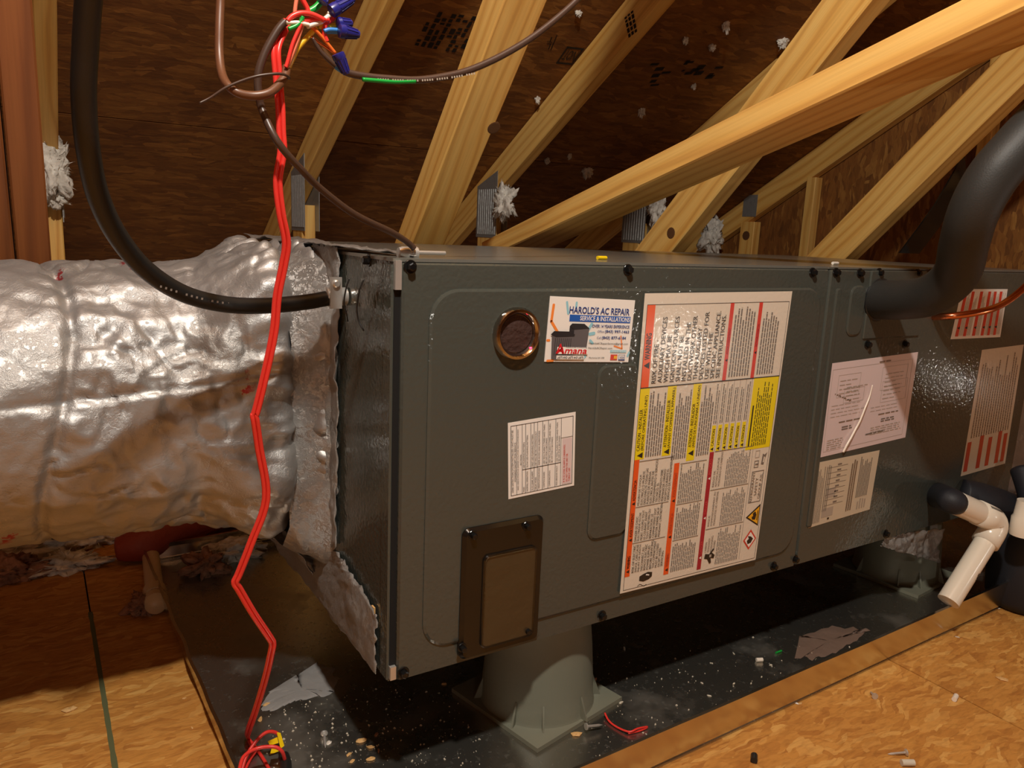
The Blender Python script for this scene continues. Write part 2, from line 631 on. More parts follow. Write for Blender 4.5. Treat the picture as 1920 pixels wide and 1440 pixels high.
# green edge paint line along one joint
ln = MB()
p0, p1 = Vector((-0.252, 0.62, FLOOR)), Vector((-0.252, -0.3, FLOOR))
prev = None
N = 60
for k in range(N):
    t0, t1 = k / N, (k + 1) / N
    a, b = p0.lerp(p1, t0), p0.lerp(p1, t1)
    w0 = 0.0030 + 0.0012 * noise.noise(Vector((k * 0.7, 1, 0)))
    w1 = 0.0030 + 0.0012 * noise.noise(Vector(((k + 1) * 0.7, 1, 0)))
    ln.quad(a + Vector((-w0, 0, 0.0004)), a + Vector((w0, 0, 0.0004)), b + Vector((w1, 0, 0.0004)), b + Vector((-w1, 0, 0.0004)))
ln.build('painted_edge_line', 'green_paint', fl)

# blown insulation beyond the boards
ins = MB()
nx, ny = 90, 40
for j in range(ny + 1):
    for i in range(nx + 1):
        x = XL + (XR + 0.5 - XL) * i / nx
        y = 0.94 + (YE - 0.94) * j / ny
        h = 0.06 * noise.noise(Vector((x * 3, y * 3, 0.3))) + 0.03 * noise.noise(Vector((x * 11, y * 11, 2))) + 0.014 * noise.noise(Vector((x * 31, y * 31, 2)))
        ins.v.append(Vector((x, y, FLOOR + 0.02 + min(1, j / 4) * (0.05 + h))))
for j in range(ny):
    for i in range(nx):
        a = j * (nx + 1) + i
        ins.f.append((a, a + 1, a + nx + 2, a + nx + 1))
tag(ins.build('blown_insulation', 'tuft', smooth='all'), 'pale blown insulation filling the eave behind the duct', 'insulation', kind='stuff')


# roof deck panels (underside of the roof): each a strand board sheet with a thin joint
nrm = Vector((0, TAN, 1)).normalized()
ce = MB()
ce.hexa([(XL, YE, deck_z(YE) + 0.022), (XR + 0.6, YE, deck_z(YE) + 0.022), (XR + 0.6, RIDGE, deck_z(RIDGE) + 0.022), (XL, RIDGE, deck_z(RIDGE) + 0.022),
         (XL, YE, deck_z(YE) + 0.05), (XR + 0.6, YE, deck_z(YE) + 0.05), (XR + 0.6, RIDGE, deck_z(RIDGE) + 0.05), (XL, RIDGE, deck_z(RIDGE) + 0.05)])
ceiling = ce.build('ceiling', 'seam')
tag(ceiling, 'dark brown strand board roof deck sloping down to the eave', kind='structure')
rows = [2.62, 1.43, 0.37, -0.69, RIDGE]
for ri in range(4):
    ya, yb = rows[ri], rows[ri + 1]
    xs = [XL, -1.463, 0.972, XR + 0.6] if ri % 2 == 0 else [XL, -0.243, 2.19, XR + 0.6]
    for a, b in zip(xs[:-1], xs[1:]):
        g = 0.002
        y0, y1 = ya - g, yb + g
        # built flat then tilted so that the texture runs along the sheet
        L = (y0 - y1) * math.sqrt(1 + TAN * TAN)
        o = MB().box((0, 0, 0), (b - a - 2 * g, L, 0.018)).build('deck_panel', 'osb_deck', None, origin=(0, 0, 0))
        o.rotation_euler = (math.atan(TAN) + math.pi, 0, 0)
        o.parent = ceiling
        o.rotation_euler = (-math.atan(TAN), 0, 0)
        o.location = Vector((a + g, y1, deck_z(y1))) - ceiling.location
# other slope of the roof and the gables, behind the photographer
zr = deck_z(RIDGE)
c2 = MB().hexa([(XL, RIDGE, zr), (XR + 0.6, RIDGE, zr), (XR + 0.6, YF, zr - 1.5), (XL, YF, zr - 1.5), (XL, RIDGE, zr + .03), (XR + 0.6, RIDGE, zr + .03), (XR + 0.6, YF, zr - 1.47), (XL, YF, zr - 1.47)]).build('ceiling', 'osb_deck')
tag(c2, 'roof deck slope on the other side of the ridge', kind='structure')
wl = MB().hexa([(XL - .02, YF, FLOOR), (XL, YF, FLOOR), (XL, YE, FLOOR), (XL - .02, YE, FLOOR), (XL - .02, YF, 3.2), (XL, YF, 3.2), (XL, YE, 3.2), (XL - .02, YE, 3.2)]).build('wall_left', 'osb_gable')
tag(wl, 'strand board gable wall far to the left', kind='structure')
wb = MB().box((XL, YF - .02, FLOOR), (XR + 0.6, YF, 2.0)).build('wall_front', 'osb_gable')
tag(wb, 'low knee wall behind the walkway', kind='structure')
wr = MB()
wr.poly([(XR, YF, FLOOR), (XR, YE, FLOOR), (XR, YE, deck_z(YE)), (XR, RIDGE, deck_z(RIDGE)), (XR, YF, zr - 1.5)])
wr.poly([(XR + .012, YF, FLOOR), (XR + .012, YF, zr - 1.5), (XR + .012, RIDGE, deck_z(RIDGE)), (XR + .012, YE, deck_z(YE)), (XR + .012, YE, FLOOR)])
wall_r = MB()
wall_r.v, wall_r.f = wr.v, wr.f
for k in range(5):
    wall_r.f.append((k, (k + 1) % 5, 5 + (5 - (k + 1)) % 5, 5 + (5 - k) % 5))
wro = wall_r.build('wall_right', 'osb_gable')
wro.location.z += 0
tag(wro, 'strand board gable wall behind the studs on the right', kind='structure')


# ------------------------------------------------------------------ trusses
def truss(k, x, label, webs, vert=True, chord_lo=2.5):
    t = thing('roof_truss', label, 'truss', (x, 0.7, FLOOR), 'roof trusses along the attic')
    h = 0.089 / 2 * math.sqrt(1 + TAN * TAN) + 0.001
    MB().beam((x, chord_lo, deck_z(chord_lo) - h), (x, RIDGE + 0.02, deck_z(RIDGE + 0.02) - h), 0.038, 0.089).build('top_chord', 'lumber', t)
    if vert:
        MB().beam((x, DY, FLOOR), (x, DY, deck_z(DY) - 2 * h - 0.03), 0.038, 0.089).build('vertical_web', 'lumber', t)
        for sx in (-1, 1):
            g = MB()
            x0 = x + sx * 0.0195
            g.hexa([(x0, DY - 0.075, 0.455), (x0 + sx * 0.0015, DY - 0.075, 0.455), (x0 + sx * 0.0015, DY + 0.05, 0.455), (x0, DY + 0.05, 0.455),
                    (x0, DY - 0.075, 0.66), (x0 + sx * 0.0015, DY - 0.075, 0.66), (x0 + sx * 0.0015, DY + 0.05, 0.615), (x0, DY + 0.05, 0.615)])
            # pressed ridges of the plate
            for q in range(9):
                yy = DY - 0.07 + q * 0.013
                g.hexa([(x0 + sx * 0.0015, yy, 0.465), (x0 + sx * 0.004, yy + .002, 0.465), (x0 + sx * 0.004, yy + 0.005, 0.465), (x0 + sx * 0.0015, yy + .007, 0.465),
                        (x0 + sx * 0.0015, yy, 0.605), (x0 + sx * 0.004, yy + .002, 0.605), (x0 + sx * 0.004, yy + 0.005, 0.605), (x0 + sx * 0.0015, yy + .007, 0.605)])
            g.build('gusset_plate', 'gusset', t)
    for (ya, za, yb, zb, w, d, mat) in webs:
        MB().beam((x, ya, za), (x, yb, zb), w, d).build('diagonal_web', mat, t)
    return t


def web(ya, za, yb, zb, w=0.038, d=0.089, mat='lumber', low=FLOOR + 0.12, high=None):
    """ya,za / yb,zb: upper-left edge of the web; extended down to low and up to the deck"""
    u = Vector((0, yb - ya, zb - za)).normalized()
    n = Vector((0, -u.z, u.y))            # towards the lower / nearer side
    if n.z > 0:
        n = -n
    c = Vector((0, ya, za)) + n * d / 2
    t0 = (low - c.z) / u.z
    t1 = 0
    while True:
        q = c + u * t1
        if q.z > deck_z(q.y) - 0.16 or t1 > 3:
            break
        t1 += 0.01
    a, b = c + u * t0, c + u * t1
    return (a.y, a.z, b.y, b.z, w, d, mat)


T0, T1, T2, T3, T4 = -0.243, 0.368, 0.972, 1.585, 2.19
truss(0, T0, 'roof truss seen edge-on at the far left above the duct', [])
tr1 = truss(1, T1, 'roof truss with the leaning web behind the middle of the air handler', [web(.768, .453, .438, .837, w=0.072, d=0.062)])
tr2 = truss(2, T2, 'roof truss whose web passes behind the flat sloping brace', [web(.745, .459, .297, .912, w=0.045)])
tr3 = truss(3, T3, 'roof truss whose dim web ends near the black insulated pipe', [web(.70, .477, .264, .93, w=0.06)])
# doubled web of the left truss close to the frame's edge
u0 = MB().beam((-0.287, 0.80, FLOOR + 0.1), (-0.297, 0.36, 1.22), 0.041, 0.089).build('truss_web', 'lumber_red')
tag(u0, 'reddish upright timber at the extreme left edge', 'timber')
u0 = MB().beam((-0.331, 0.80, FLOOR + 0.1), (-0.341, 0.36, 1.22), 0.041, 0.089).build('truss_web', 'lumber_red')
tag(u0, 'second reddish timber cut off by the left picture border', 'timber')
# knots
u_ = Vector((0, .438 - .768, .837 - .453)).normalized()
n_ = Vector((0, -u_.z, u_.y))
if n_.z > 0:
    n_ = -n_
q_ = Vector((0, .768, .453)) + n_ * 0.062
rd = ray(926, 240)
kp = CAM + rd * (n_.dot(q_ - CAM) / n_.dot(rd))
MB().lathe(kp - n_ * 0.004, n_, [(0, 0.012), (0.0042, 0.012), (0.0046, 0.010)], 16).build('knot', 'knot', tr1)
for px, py, x, rr, par in ((1258, 437, T2, 0.013, tr2),):
    p = at(px, py, 'x', x - 0.0225)
    MB().lathe(p + Vector((0.004, 0, 0)), (-1, 0, 0), [(0, rr), (0.0043, rr), (0.0048, rr * 0.8)], 14).build('knot', 'knot', par)
# flat brace in front (38 mm edge to the left, 89 mm face below)
a, b = at(905, 453, 'x', 0.58), at(1800, 0, 'x', 0.58)
u = (b - a).normalized()
up = Vector((1, 0, 0)).cross(u)
if up.z < 0:
    up = -up
off = Vector((0.050, 0, 0)) - up * 0.020
br = thing('lumber_brace', 'bright flat two-by-four brace sloping across in front of the webs', 'brace', (0.36, 0.3, 0.451))
MB().beam(a + off - u * 0.005, b + off + u * 0.9, 0.100, 0.040).build('board', 'lumber', br)
# gable framing: top chord against the wall, studs
g = thing('gable_truss', 'gable end frame of studs and sloping chord on the far right', 'truss', (T4, 0.7, FLOOR))
hh = 0.089 / 2 * math.sqrt(1 + TAN * TAN) + 0.001
MB().beam((T4, 2.5, deck_z(2.5) - hh), (T4, RIDGE, deck_z(RIDGE) - hh), 0.04, 0.089).build('top_chord', 'lumber', g)
for yy in (1.95, 1.72, 1.5, 1.22, 0.62, 0.02, -0.6):
    MB().beam((T4 - 0.001, yy, FLOOR), (T4 - 0.001, yy, deck_z(yy) - 2 * hh), 0.04, 0.07 if yy > 1.4 else 0.04).build('stud', 'lumber', g)
p = Vector((T4 - 0.022, 1.5, 0.62))
MB().box((T4 - 0.0225, 1.46, 0.575), (T4 - 0.021, 1.53, 0.66)).build('gusset_plate', 'gusset', g)
MB().lathe(Vector((T4 - 0.02, 1.5, 0.50)), (-1, 0, 0), [(0, .018), (0.003, .018), (0.0035, .012)], 12).build('knot', 'knot', g)


# stamps on the roof sheathing
TXT = {}


BOLD = {"HAROLD'S AC REPAIR", 'SERVICE & INSTALLATIONS', 'OVER 14 YEARS EXPERIENCE', '(843) 997-1463', '(843) 877-6184', 'Amana', 'A', 'WARNING', 'LASTS AND LASTS AND LASTS'}


def glyphs(s):
    if s not in TXT:
        cu = bpy.data.curves.new('t', 'FONT')
        cu.body = s
        cu.resolution_u = 2
        cu.fill_mode = 'FRONT'
        cu.offset = 0.018 if s in BOLD else 0.0
        ob = bpy.data.objects.new('t', cu)
        COL.objects.link(ob)
        dg = bpy.context.evaluated_depsgraph_get()
        dg.update()
        me = bpy.data.meshes.new_from_object(ob.evaluated_get(dg))
        vs = [(v.co.x, v.co.y) for v in me.vertices]
        fs = [tuple(p.vertices) for p in me.polygons]
        bpy.data.objects.remove(ob)
        bpy.data.curves.remove(cu)
        bpy.data.meshes.remove(me)
        TXT[s] = (vs, fs)
    return TXT[s]


class Sheet:
    """flat printed sheet; c = corners BL, BR, TR, TL in world, normal towards the viewer"""

    def __init__(self, name, corners, mat, parent, label, lift=0.0004, cat=None):
        self.c = [Vector(p) for p in corners]
        self.n = (self.c[1] - self.c[0]).cross(self.c[3] - self.c[0]).normalized()
        f = MB()
        f.hexa([p + self.n * 0.0001 for p in (self.c[0], self.c[1], self.c[2], self.c[3])] + [p + self.n * lift for p in (self.c[0], self.c[1], self.c[2], self.c[3])])
        self.lift = lift
        self.o = f.build(name, mat, parent)
        if label:
            tag(self.o, label, cat)
        self.ink = {}
        self.lettered = set()

    def p(self, a, b, k=1):
        c = self.c
        q = c[0] * (1 - a) * (1 - b) + c[1] * a * (1 - b) + c[2] * a * b + c[3] * (1 - a) * b
        return q + self.n * (self.lift + 0.00025 * k)

    def mb(self, col, k):
        return self.ink.setdefault((col, k), MB())

    def rect(self, a0, b0, a1, b1, col, k=1):
        self.mb(col, k).quad(self.p(a0, b0, k), self.p(a1, b0, k), self.p(a1, b1, k), self.p(a0, b1, k))

    def frame(self, a0, b0, a1, b1, w, col, k=2, wb=None):
        wb = wb or w
        self.rect(a0, b0, a1, b0 + wb, col, k)
        self.rect(a0, b1 - wb, a1, b1, col, k)
        self.rect(a0, b0 + wb, a0 + w, b1 - wb, col, k)
        self.rect(a1 - w, b0 + wb, a1, b1 - wb, col, k)

    def poly(self, pts, col, k=1):
        self.mb(col, k).poly([self.p(a, b, k) for a, b in pts])

    def text(self, s, a0, b0, a1, b1, col, k=2, shear=0.0):
        vs, fs = glyphs(s)
        x0, x1 = min(v[0] for v in vs), max(v[0] for v in vs)
        y0, y1 = min(min(v[1] for v in vs), 0), max(max(v[1] for v in vs), 0.6)
        m = self.mb(col, k)
        self.lettered.add((col, k))
        i = len(m.v)
        for x, y in vs:
            u, v = (x - x0) / (x1 - x0), (y - y0) / (y1 - y0)
            m.v.append(self.p(a0 + (a1 - a0) * (u + shear * v), b0 + (b1 - b0) * v, k))
        m.f += [tuple(i + q for q in f) for f in fs]

    def vtext(self, s, s0, s1, t0, t1, col, k=2):
        """text reading upwards: along b from s0 to s1, glyph tops at a=t0, feet at a=t1"""
        vs, fs = glyphs(s)
        x0, x1 = min(v[0] for v in vs), max(v[0] for v in vs)
        y0, y1 = min(min(v[1] for v in vs), 0), max(max(v[1] for v in vs), 0.6)
        m = self.mb(col, k)
        self.lettered.add((col, k))
        i = len(m.v)
        for x, y in vs:
            u, v = (x - x0) / (x1 - x0), (y - y0) / (y1 - y0)
            m.v.append(self.p(t1 + (t0 - t1) * v, s0 + (s1 - s0) * u, k))
        m.f += [tuple(i + q for q in f) for f in fs]

    def vlines(self, s0, s1, t0, t1, n, col='p_grey', seed=1, fill=0.55, ragged=0.25, k=2):
        rnd = random.Random(seed)
        dt = (t1 - t0) / n
        for j in range(n):
            ta = t0 + j * dt + dt * (1 - fill) / 2
            s = s0
            end = s1 - (s1 - s0) * ragged * rnd.random()
            while s < end:
                w = (0.008 + 0.016 * rnd.random())
                e = min(s + w, end)
                self.rect(ta, s, ta + dt * fill, e, col, k)
                s = e + 0.0035

    def hlines(self, a0, a1, b0, b1, n, col='p_grey', seed=1, fill=0.5, ragged=0.3, k=2, word=(0.03, 0.05), gap=0.012):
        rnd = random.Random(seed)
        db = (b1 - b0) / n
        for j in range(n):
            bb = b0 + j * db + db * (1 - fill) / 2
            a = a0
            end = a1 - (a1 - a0) * ragged * rnd.random()
            while a < end:
                e = min(a + word[0] + word[1] * rnd.random(), end)
                self.rect(a, bb, e, bb + db * fill, col, k)
                a = e + gap

    def done(self):
        names = {'p_black': 'black_print', 'p_grey': 'fine_print', 'p_orange': 'orange_bar', 'p_red': 'red_bar', 'p_dred': 'crimson_bar', 'p_yellow': 'yellow_panel'}
        for (col, k), m in self.ink.items():
            nm = names.get(col, col[2:] + '_print')
            if (col, k) not in self.lettered and len(m.f) <= 14:
                for f in m.f:
                    MB().poly([m.v[i] for i in f]).build(nm, col, self.o)
            else:
                o = m.build(nm, col, self.o)
                o['kind'] = 'stuff'
        return self.o


def deck_sheet(pxs):
    return [deck_at(*q, off=0.0005) for q in pxs]


stq = deck_sheet([(1036, 128), (1068, 122), (1110, 80), (1046, 75)])


class DeckInk(Sheet):
    def __init__(self, corners):
        self.c = [Vector(p) for p in corners]
        self.n = -nrm
        self.lift = 0.0
        self.o = ceiling
        self.ink = {}
        self.lettered = set()


# boxed mark between two trusses, printed upside down
ds = DeckInk([deck_at(*q, off=0.001) for q in ((1042, 119), (1072, 122), (1096, 91), (1064, 87))])
ds.frame(0, 0, 1, 1, 0.08, 'ink', 1, 0.10)
ds.text('NOT', 0.86, 0.80, 0.14, 0.25, 'ink', 1)
ds2 = DeckInk([deck_at(*q, off=0.001) for q in ((1018, 92), (1034, 92), (1044, 68), (1030, 66))])
ds2.rect(0.9, -.1, 1.0, 1.1, 'ink', 1)
ds2.text('T', 0.75, 0.9, 0.1, 0.5, 'ink', 1)
ds2.text('L', 0.7, 0.4, 0.2, 0.0, 'ink', 1)
ds3 = DeckInk([deck_at(*q, off=0.001) for q in ((772, 85), (880, 105), (925, 35), (805, 20))])
rnd = random.Random(4)
for k in range(9):
    a = 0.04 + k * 0.105
    b = 0.02
    while b < 0.95:
        e = b + 0.05 + 0.12 * rnd.random()
        if rnd.random() < 0.8:
            ds3.rect(a, b, a + 0.05 + 0.03 * rnd.random(), min(e, 1), 'ink', 1)
        b = e + 0.035
ds4 = DeckInk([deck_at(*q, off=0.001) for q in ((1185, 165), (1350, 150), (1400, 100), (1230, 105))])
for k in range(16):
    a, b = rnd.random() * 0.9, rnd.random() * 0.85
    ds4.rect(a, b, a + 0.03 + 0.07 * rnd.random(), b + 0.06 + 0.1 * rnd.random(), 'ink', 1)
for q in (ds, ds2, ds3, ds4):
    for (col, k), m in q.ink.items():
        m.build('ink_stamp', 'ink', ceiling)
# grade stamp on the side of the third chord
cs = DeckInk([at(*q, 'x', T2 - 0.0200) for q in ((1178, 72), (1196, 58), (1188, 18), (1170, 34))])
cs.n = Vector((-1, 0, 0))
for k in range(3):
    b = 0.0
    while b < 0.95:
        e = b + 0.1 + 0.12 * rnd.random()
        cs.rect(0.05 + k * 0.33, b, 0.28 + k * 0.33, min(e, 1), 'ink', 1)
        b = e + 0.06
for (col, k), m in cs.ink.items():
    m.build('grade_stamp', 'ink', tr2)


# ------------------------------------------------------------------ drain pan
PD = Vector((1, 0.024, 0)).normalized()
PN = Vector((-PD.y, PD.x, 0))
PO = Vector((-0.131, -0.112, FLOOR))


def pw(a, b, z):
    return PO + PD * a + PN * b + Vector((0, 0, z))


PL, PW, PH = 2.05, 0.885, 0.058
pan = thing('drain_pan', 'long galvanized drain pan on the floor under the air handler', 'drain pan', tuple(pw(PL / 2, PW / 2, 0)))
MB().hexa([pw(0, 0, 0.0005), pw(PL, 0, 0.0005), pw(PL, PW, 0.0005), pw(0, PW, 0.0005), pw(0, 0, 0.0025), pw(PL, 0, 0.0025), pw(PL, PW, 0.0025), pw(0, PW, 0.0025)]).build('pan_base', 'pan', pan)


def wallstrip(a0, b0, a1, b1, lean, PH, n=40):
    m = MB()
    A, B = pw(a0, b0, 0), pw(a1, b1, 0)
    d = (B - A).normalized()
    out = Vector((d.y, -d.x, 0))
    secs = []
    for k in range(n + 1):
        p = A.lerp(B, k / n)
        wv = 0.0035 * noise.noise(Vector((k * 0.33, a0 * 3, b0 * 5))) * math.sin(math.pi * k / n)
        top = p + out * (lean + wv) + Vector((0, 0, PH + wv * 0.6))
        prof = [p - out * 0.004, p - out * 0.004 + Vector((0, 0, 0.0075)), p + out * 0.0022 + Vector((0, 0, 0.0080)), top + out * 0.0008, top + out * 0.0012 + Vector((0, 0, 0.0015)), top - out * 0.003 + Vector((0, 0, 0.0015)), top - out * 0.003 - Vector((0, 0, 0.006)), top - out * 0.0005 - Vector((0, 0, 0.006)), p - out * 0.0005 + Vector((0, 0, 0.010)), p - out * 0.0055]
        secs.append(prof)
    for s in secs:
        m.v += s
    q = len(secs[0])
    for k in range(n):
        for j in range(q):
            j2 = (j + 1) % q
            m.f.append((k * q + j, (k + 1) * q + j, (k + 1) * q + j2, k * q + j2))
    m.f.append(tuple(reversed(range(q))))
    m.f.append(tuple(n * q + j for j in range(q)))
    return m


for nm, a0, b0, a1, b1, ln_ in (('front_lip', 0, 0, PL, 0, 0.010), ('right_lip', PL, 0, PL, PW, 0.004), ('back_lip', PL, PW, 0, PW, 0.004), ('left_lip', 0, PW, 0, 0, 0.004)):
    wallstrip(a0, b0, a1, b1, ln_, PH if nm == 'front_lip' else 0.032).build(nm, 'lip', pan, smooth=True)


def blob_patch(pts_px, mat, name, label, seed, thick=0.0016):
    """thin smeared patch on the pan floor with a ragged outline"""
    z = FLOOR + 0.0026
    P = [at(px, py, 'z', z) for px, py in pts_px]
    out = []
    n = len(P)
    for k in range(n):
        a, b = P[k], P[(k + 1) % n]
        for j in range(9):
            q = a.lerp(b, j / 9)
            w = 0.010 * noise.noise(Vector((q.x * 70, q.y * 70, seed))) + 0.006 * noise.noise(Vector((q.x * 190, q.y * 190, seed)))
            out.append(q + Vector((w, w * 0.7, 0)))
    c = sum(out, Vector()) / len(out)
    m = MB()
    rings = 5
    N = len(out)
    for r in range(rings + 1):
        f = 1 - r / (rings + 0.5)
        for k in range(N):
            q = c.lerp(out[k], f)
            hh = thick * (0 if r == 0 else 1 + 0.7 * noise.noise(Vector((q.x * 90, q.y * 40, seed))))
            m.v.append(q + Vector((0, 0, hh)))
    for r in range(rings):
        for k in range(N):
            k2 = (k + 1) % N
            m.f.append((r * N + k, r * N + k2, (r + 1) * N + k2, (r + 1) * N + k))
    m.f.append(tuple(rings * N + k for k in range(N)))
    m.build(name, mat, pan, smooth='all')


blob_patch([(490, 1335), (500, 1300), (590, 1245), (620, 1250), (634, 1290), (615, 1305), (560, 1310), (520, 1330)], 'mastic', 'mastic_smear', '', 1)
blob_patch([(1490, 1235), (1500, 1190), (1560, 1175), (1632, 1180), (1600, 1205), (1540, 1232)], 'mastic_b', 'mastic_smear', '', 2, 0.001)

# ------------------------------------------------------------------ pedestals under the unit
def pedestal(cx, cy, rot, label):
    t = thing('pedestal', label, 'stand', (cx, cy, FLOOR + 0.0027), 'grey plastic pedestals under the air handler')
    z0 = FLOOR + 0.0027
    h = 0.083
    m = MB()
    c = []
    for a in (45, 135, 225, 315):
        a = math.radians(a + rot)
        c.append(Vector((cx + h * 1.414 * math.cos(a), cy + h * 1.414 * math.sin(a), z0)))
    m.hexa(c + [p + Vector((0, 0, 0.006)) for p in c])
    m.build('base_plate', 'stand', t)
    MB().lathe((cx, cy, z0 + 0.0055), (0, 0, 1), [(0, 0.079), (0.004, 0.077), (0.03, 0.0755), (0.08, 0.0715), (0.128, 0.066), (0.136, 0.070), (0.1408, 0.070)], 48).build('column', 'stand', t, smooth=True)
    for a in (-118, -75, -30, 20, 160, 215):
        an = math.radians(a)
        d = Vector((math.cos(an), math.sin(an), 0))
        s = Vector((-d.y, d.x, 0)) * 0.0012
        b = Vector((cx, cy, z0 + 0.006)) + d * 0.0765
        m = MB()
        e = b + d * 0.011
        tp = b + Vector((0, 0, 0.03)) - d * 0.0005
        m.v += [b - s, b + s, e + s, e - s, tp - s, tp + s]
        m.f += [(0, 3, 2, 1), (0, 1, 5, 4), (1, 2, 5), (3, 0, 4), (2, 3, 4, 5)]
        m.build('rib', 'stand', t)
    return t


pedestal(0.257, 0.087, 12, 'grey round pedestal in the pan at the left, nearest to the camera')
pedestal(1.115, 0.10, 6, 'grey pedestal half hidden beside the white drain pipe')
pedestal(0.30, 0.46, 4, 'grey pedestal in the dark under the back of the unit')

# ------------------------------------------------------------------ air handler
UX, UD, UH = 1.277, 0.575, 0.45
ah = thing('air_handler', 'long dark grey horizontal air handler with warning labels', 'air handler', (UX / 2, UD / 2, 0))
FR = -0.0012


def body():
    m = MB()
    m.box((0.0, 0.0012, 0.0006), (UX, UD, UH - 0.0035))
    return m


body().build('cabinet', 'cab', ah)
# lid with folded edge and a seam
MB().box((-0.0008, -0.0006, UH - 0.0033), (0.655, UD + 0.001, UH)).build('lid', 'cab_top_sheen', ah)
MB().box((0.657, -0.0006, UH - 0.0033), (UX + 0.0008, UD + 0.001, UH - 0.0006)).build('lid', 'cab_top_sheen', ah)
# end-face corner post strip
MB().box((-0.0022, 0.0004, 0.003), (-0.0001, 0.0185, UH - 0.006)).build('corner_flange', 'cab', ah)
MB().box((0.0005, -0.0045, UH - 0.030), (0.0070, 0.001, UH - 0.002)).build('corner_clip', 'steel', ah)
MB().box((0.0005, -0.0045, 0.004), (0.0070, 0.001, 0.019)).build('corner_clip', 'steel', ah)

MB().box((0.0012, 0.0, 0.002), (0.0085, 0.00115, UH - 0.005)).build('panel_gap', 'seam', ah)
MB().box((0.652, 0.0, 0.002), (0.6590, 0.00115, UH - 0.005)).build('panel_gap', 'seam', ah)
door = MB().plate(rrect(0.0078, 0.0015, 0.6535, UH - 0.0040, 0.003, 3), 0.0011, -0.0060, 0.0018).build('door_panel', 'cab', ah, smooth=16)
FD = -0.0060
MB().plate(rrect(0.036, 0.030, 0.640, 0.421, 0.032, 10), FD + 0.0002, FD - 0.0028, 0.0030).build('raised_field', 'cab', door, smooth=16)
FP = FD - 0.0028
MB().plate(rrect(0.250, 0.118, 0.312, 0.333, 0.014, 8), FP + 0.0002, FP - 0.0026, 0.0026).build('raised_channel', 'cab', door, smooth=16)
# second front panel with its beads and the line-set plate
p2 = MB().plate(rrect(0.6580, 0.0015, UX - 0.001, UH - 0.0045, 0.003, 3), 0.0011, -0.0050, 0.0018).build('coil_panel', 'cab', ah, smooth=16)
MB().plate(rrect(0.672, 0.06, 0.684, 0.42, 0.005, 5), -0.0048, -0.0072, 0.0022).build('bead', 'cab', p2, smooth=16)
MB().plate(rrect(0.706, 0.35, 0.742, 0.424, 0.014, 6), -0.0048, -0.0072, 0.0025).build('bead', 'cab', p2, smooth=16)
MB().plate(rrect(0.748, 0.344, 0.892, 0.446, 0.003, 3), -0.0048, -0.0072, 0.0015).build('line_set_plate', 'cab', p2, smooth=16)
FC = -0.0050


def screw(px, py, y, parent, ax='y', r=0.0068):
    p = at(px, py, ax, y)
    d = Vector((0, -1, 0)) if ax == 'y' else Vector((-1, 0, 0))
    m = MB()
    m.lathe(p - d * 0.0006, d, [(0, r), (0.0013, r), (0.0018, r * 0.92)], 18)
    m.lathe(p + d * 0.0012, d, [(0, r * 0.66), (0.0052, r * 0.62), (0.0058, r * 0.45)], 6)
    m.build('screw', 'black_screw', parent)


for px, py in ((769, 500), (1177, 506), (1523, 511), (756, 1261), (1128, 1154), (1450, 1061)):
    screw(px, py, FD, door)
for px, py in ((1567, 511), (1612, 512), (1648, 511), (1720, 512), (1745, 512), (1490, 1048), (1626, 646), (1696, 645), (1660, 1000)):
    screw(px, py, FC, p2)
screw(692, 488, -0.0001, ah, 'x')

# sight glass
c = Vector((0.1365, FP, 0.3735))
sg = MB().lathe(c, (0, -1, 0), [(0.0, 0.0285), (0.004, 0.0285), (0.0075, 0.0265), (0.008, 0.0240), (0.0055, 0.0215), (0.0012, 0.0205), (0.0012, 0.0), ], 40, caps=False).build('sight_glass_ring', 'chrome', door, smooth=True)
MB().lathe(c + Vector((0, 0.0002, 0)), (0, -1, 0), [(0.0005, 0.0206), (0.0018, 0.0200), (0.0030, 0.012), (0.0032, 0.0)], 40, caps=False).build('sight_glass_backing', 'inside', sg, smooth=True)
# filter window: black moulded frame with a clear window
fw0 = (0.079, 0.009, 0.1845, 0.164)
frame = MB().plate(rrect(*fw0, 0.009, 6), FD + 0.0002, FP - 0.0060, 0.0035).build('window_frame', 'black_gloss', door, smooth=16)
tag(frame, 'black glossy frame of the inspection window')
MB().plate(rrect(0.1035, 0.019, 0.1735, 0.131, 0.007, 6), FP - 0.0058, FP - 0.0082, 0.0012).build('window_rim', 'black_gloss', frame, smooth=16)
MB().plate(rrect(0.1055, 0.021, 0.1715, 0.129, 0.006, 6), FP - 0.0080, FP - 0.0086, 0.0002).build('filter_lining', 'lining', frame)
rim = MB()
ol = rrect(0.1050, 0.0205, 0.1720, 0.1295, 0.006, 6)
ol.append(ol[0])
rim.tube([Vector((x, FP - 0.0088, z)) for x, z in ol], 0.0014, 6, False, smooth=False)
rim.build('window_bead', M['glass'], frame, smooth='all')
for px, py in ((886, 1003), (987, 986), (987, 1181), (866, 1214)):
    screw(px, py, FP - 0.0058, frame, r=0.0055)


def face_quad(tl, tr, br_, bl, y):
    return [Y(*bl, y), Y(*br_, y), Y(*tr, y), Y(*tl, y)]


# ---- big warning label
W = Sheet('warning_label', face_quad((1209, 550), (1485, 546), (1416, 1049), (1162, 1113), FP - 0.0024), 'p_paper', ah, 'large white warning label with orange and yellow bars', lift=0.0006)
W.frame(0.018, 0.008, 0.988, 0.965, 0.0025, 'p_black', 1, 0.0015)
# top block
W.rect(0.02, 0.70, 0.068, 0.965, 'p_orange', 1)


def vtri(sh, s, t, ds_, dt, col='p_black', k=2):
    sh.poly([(t + dt / 2, s - ds_ / 2), (t + dt / 2, s + ds_ / 2), (t - dt / 2, s)], col, k)


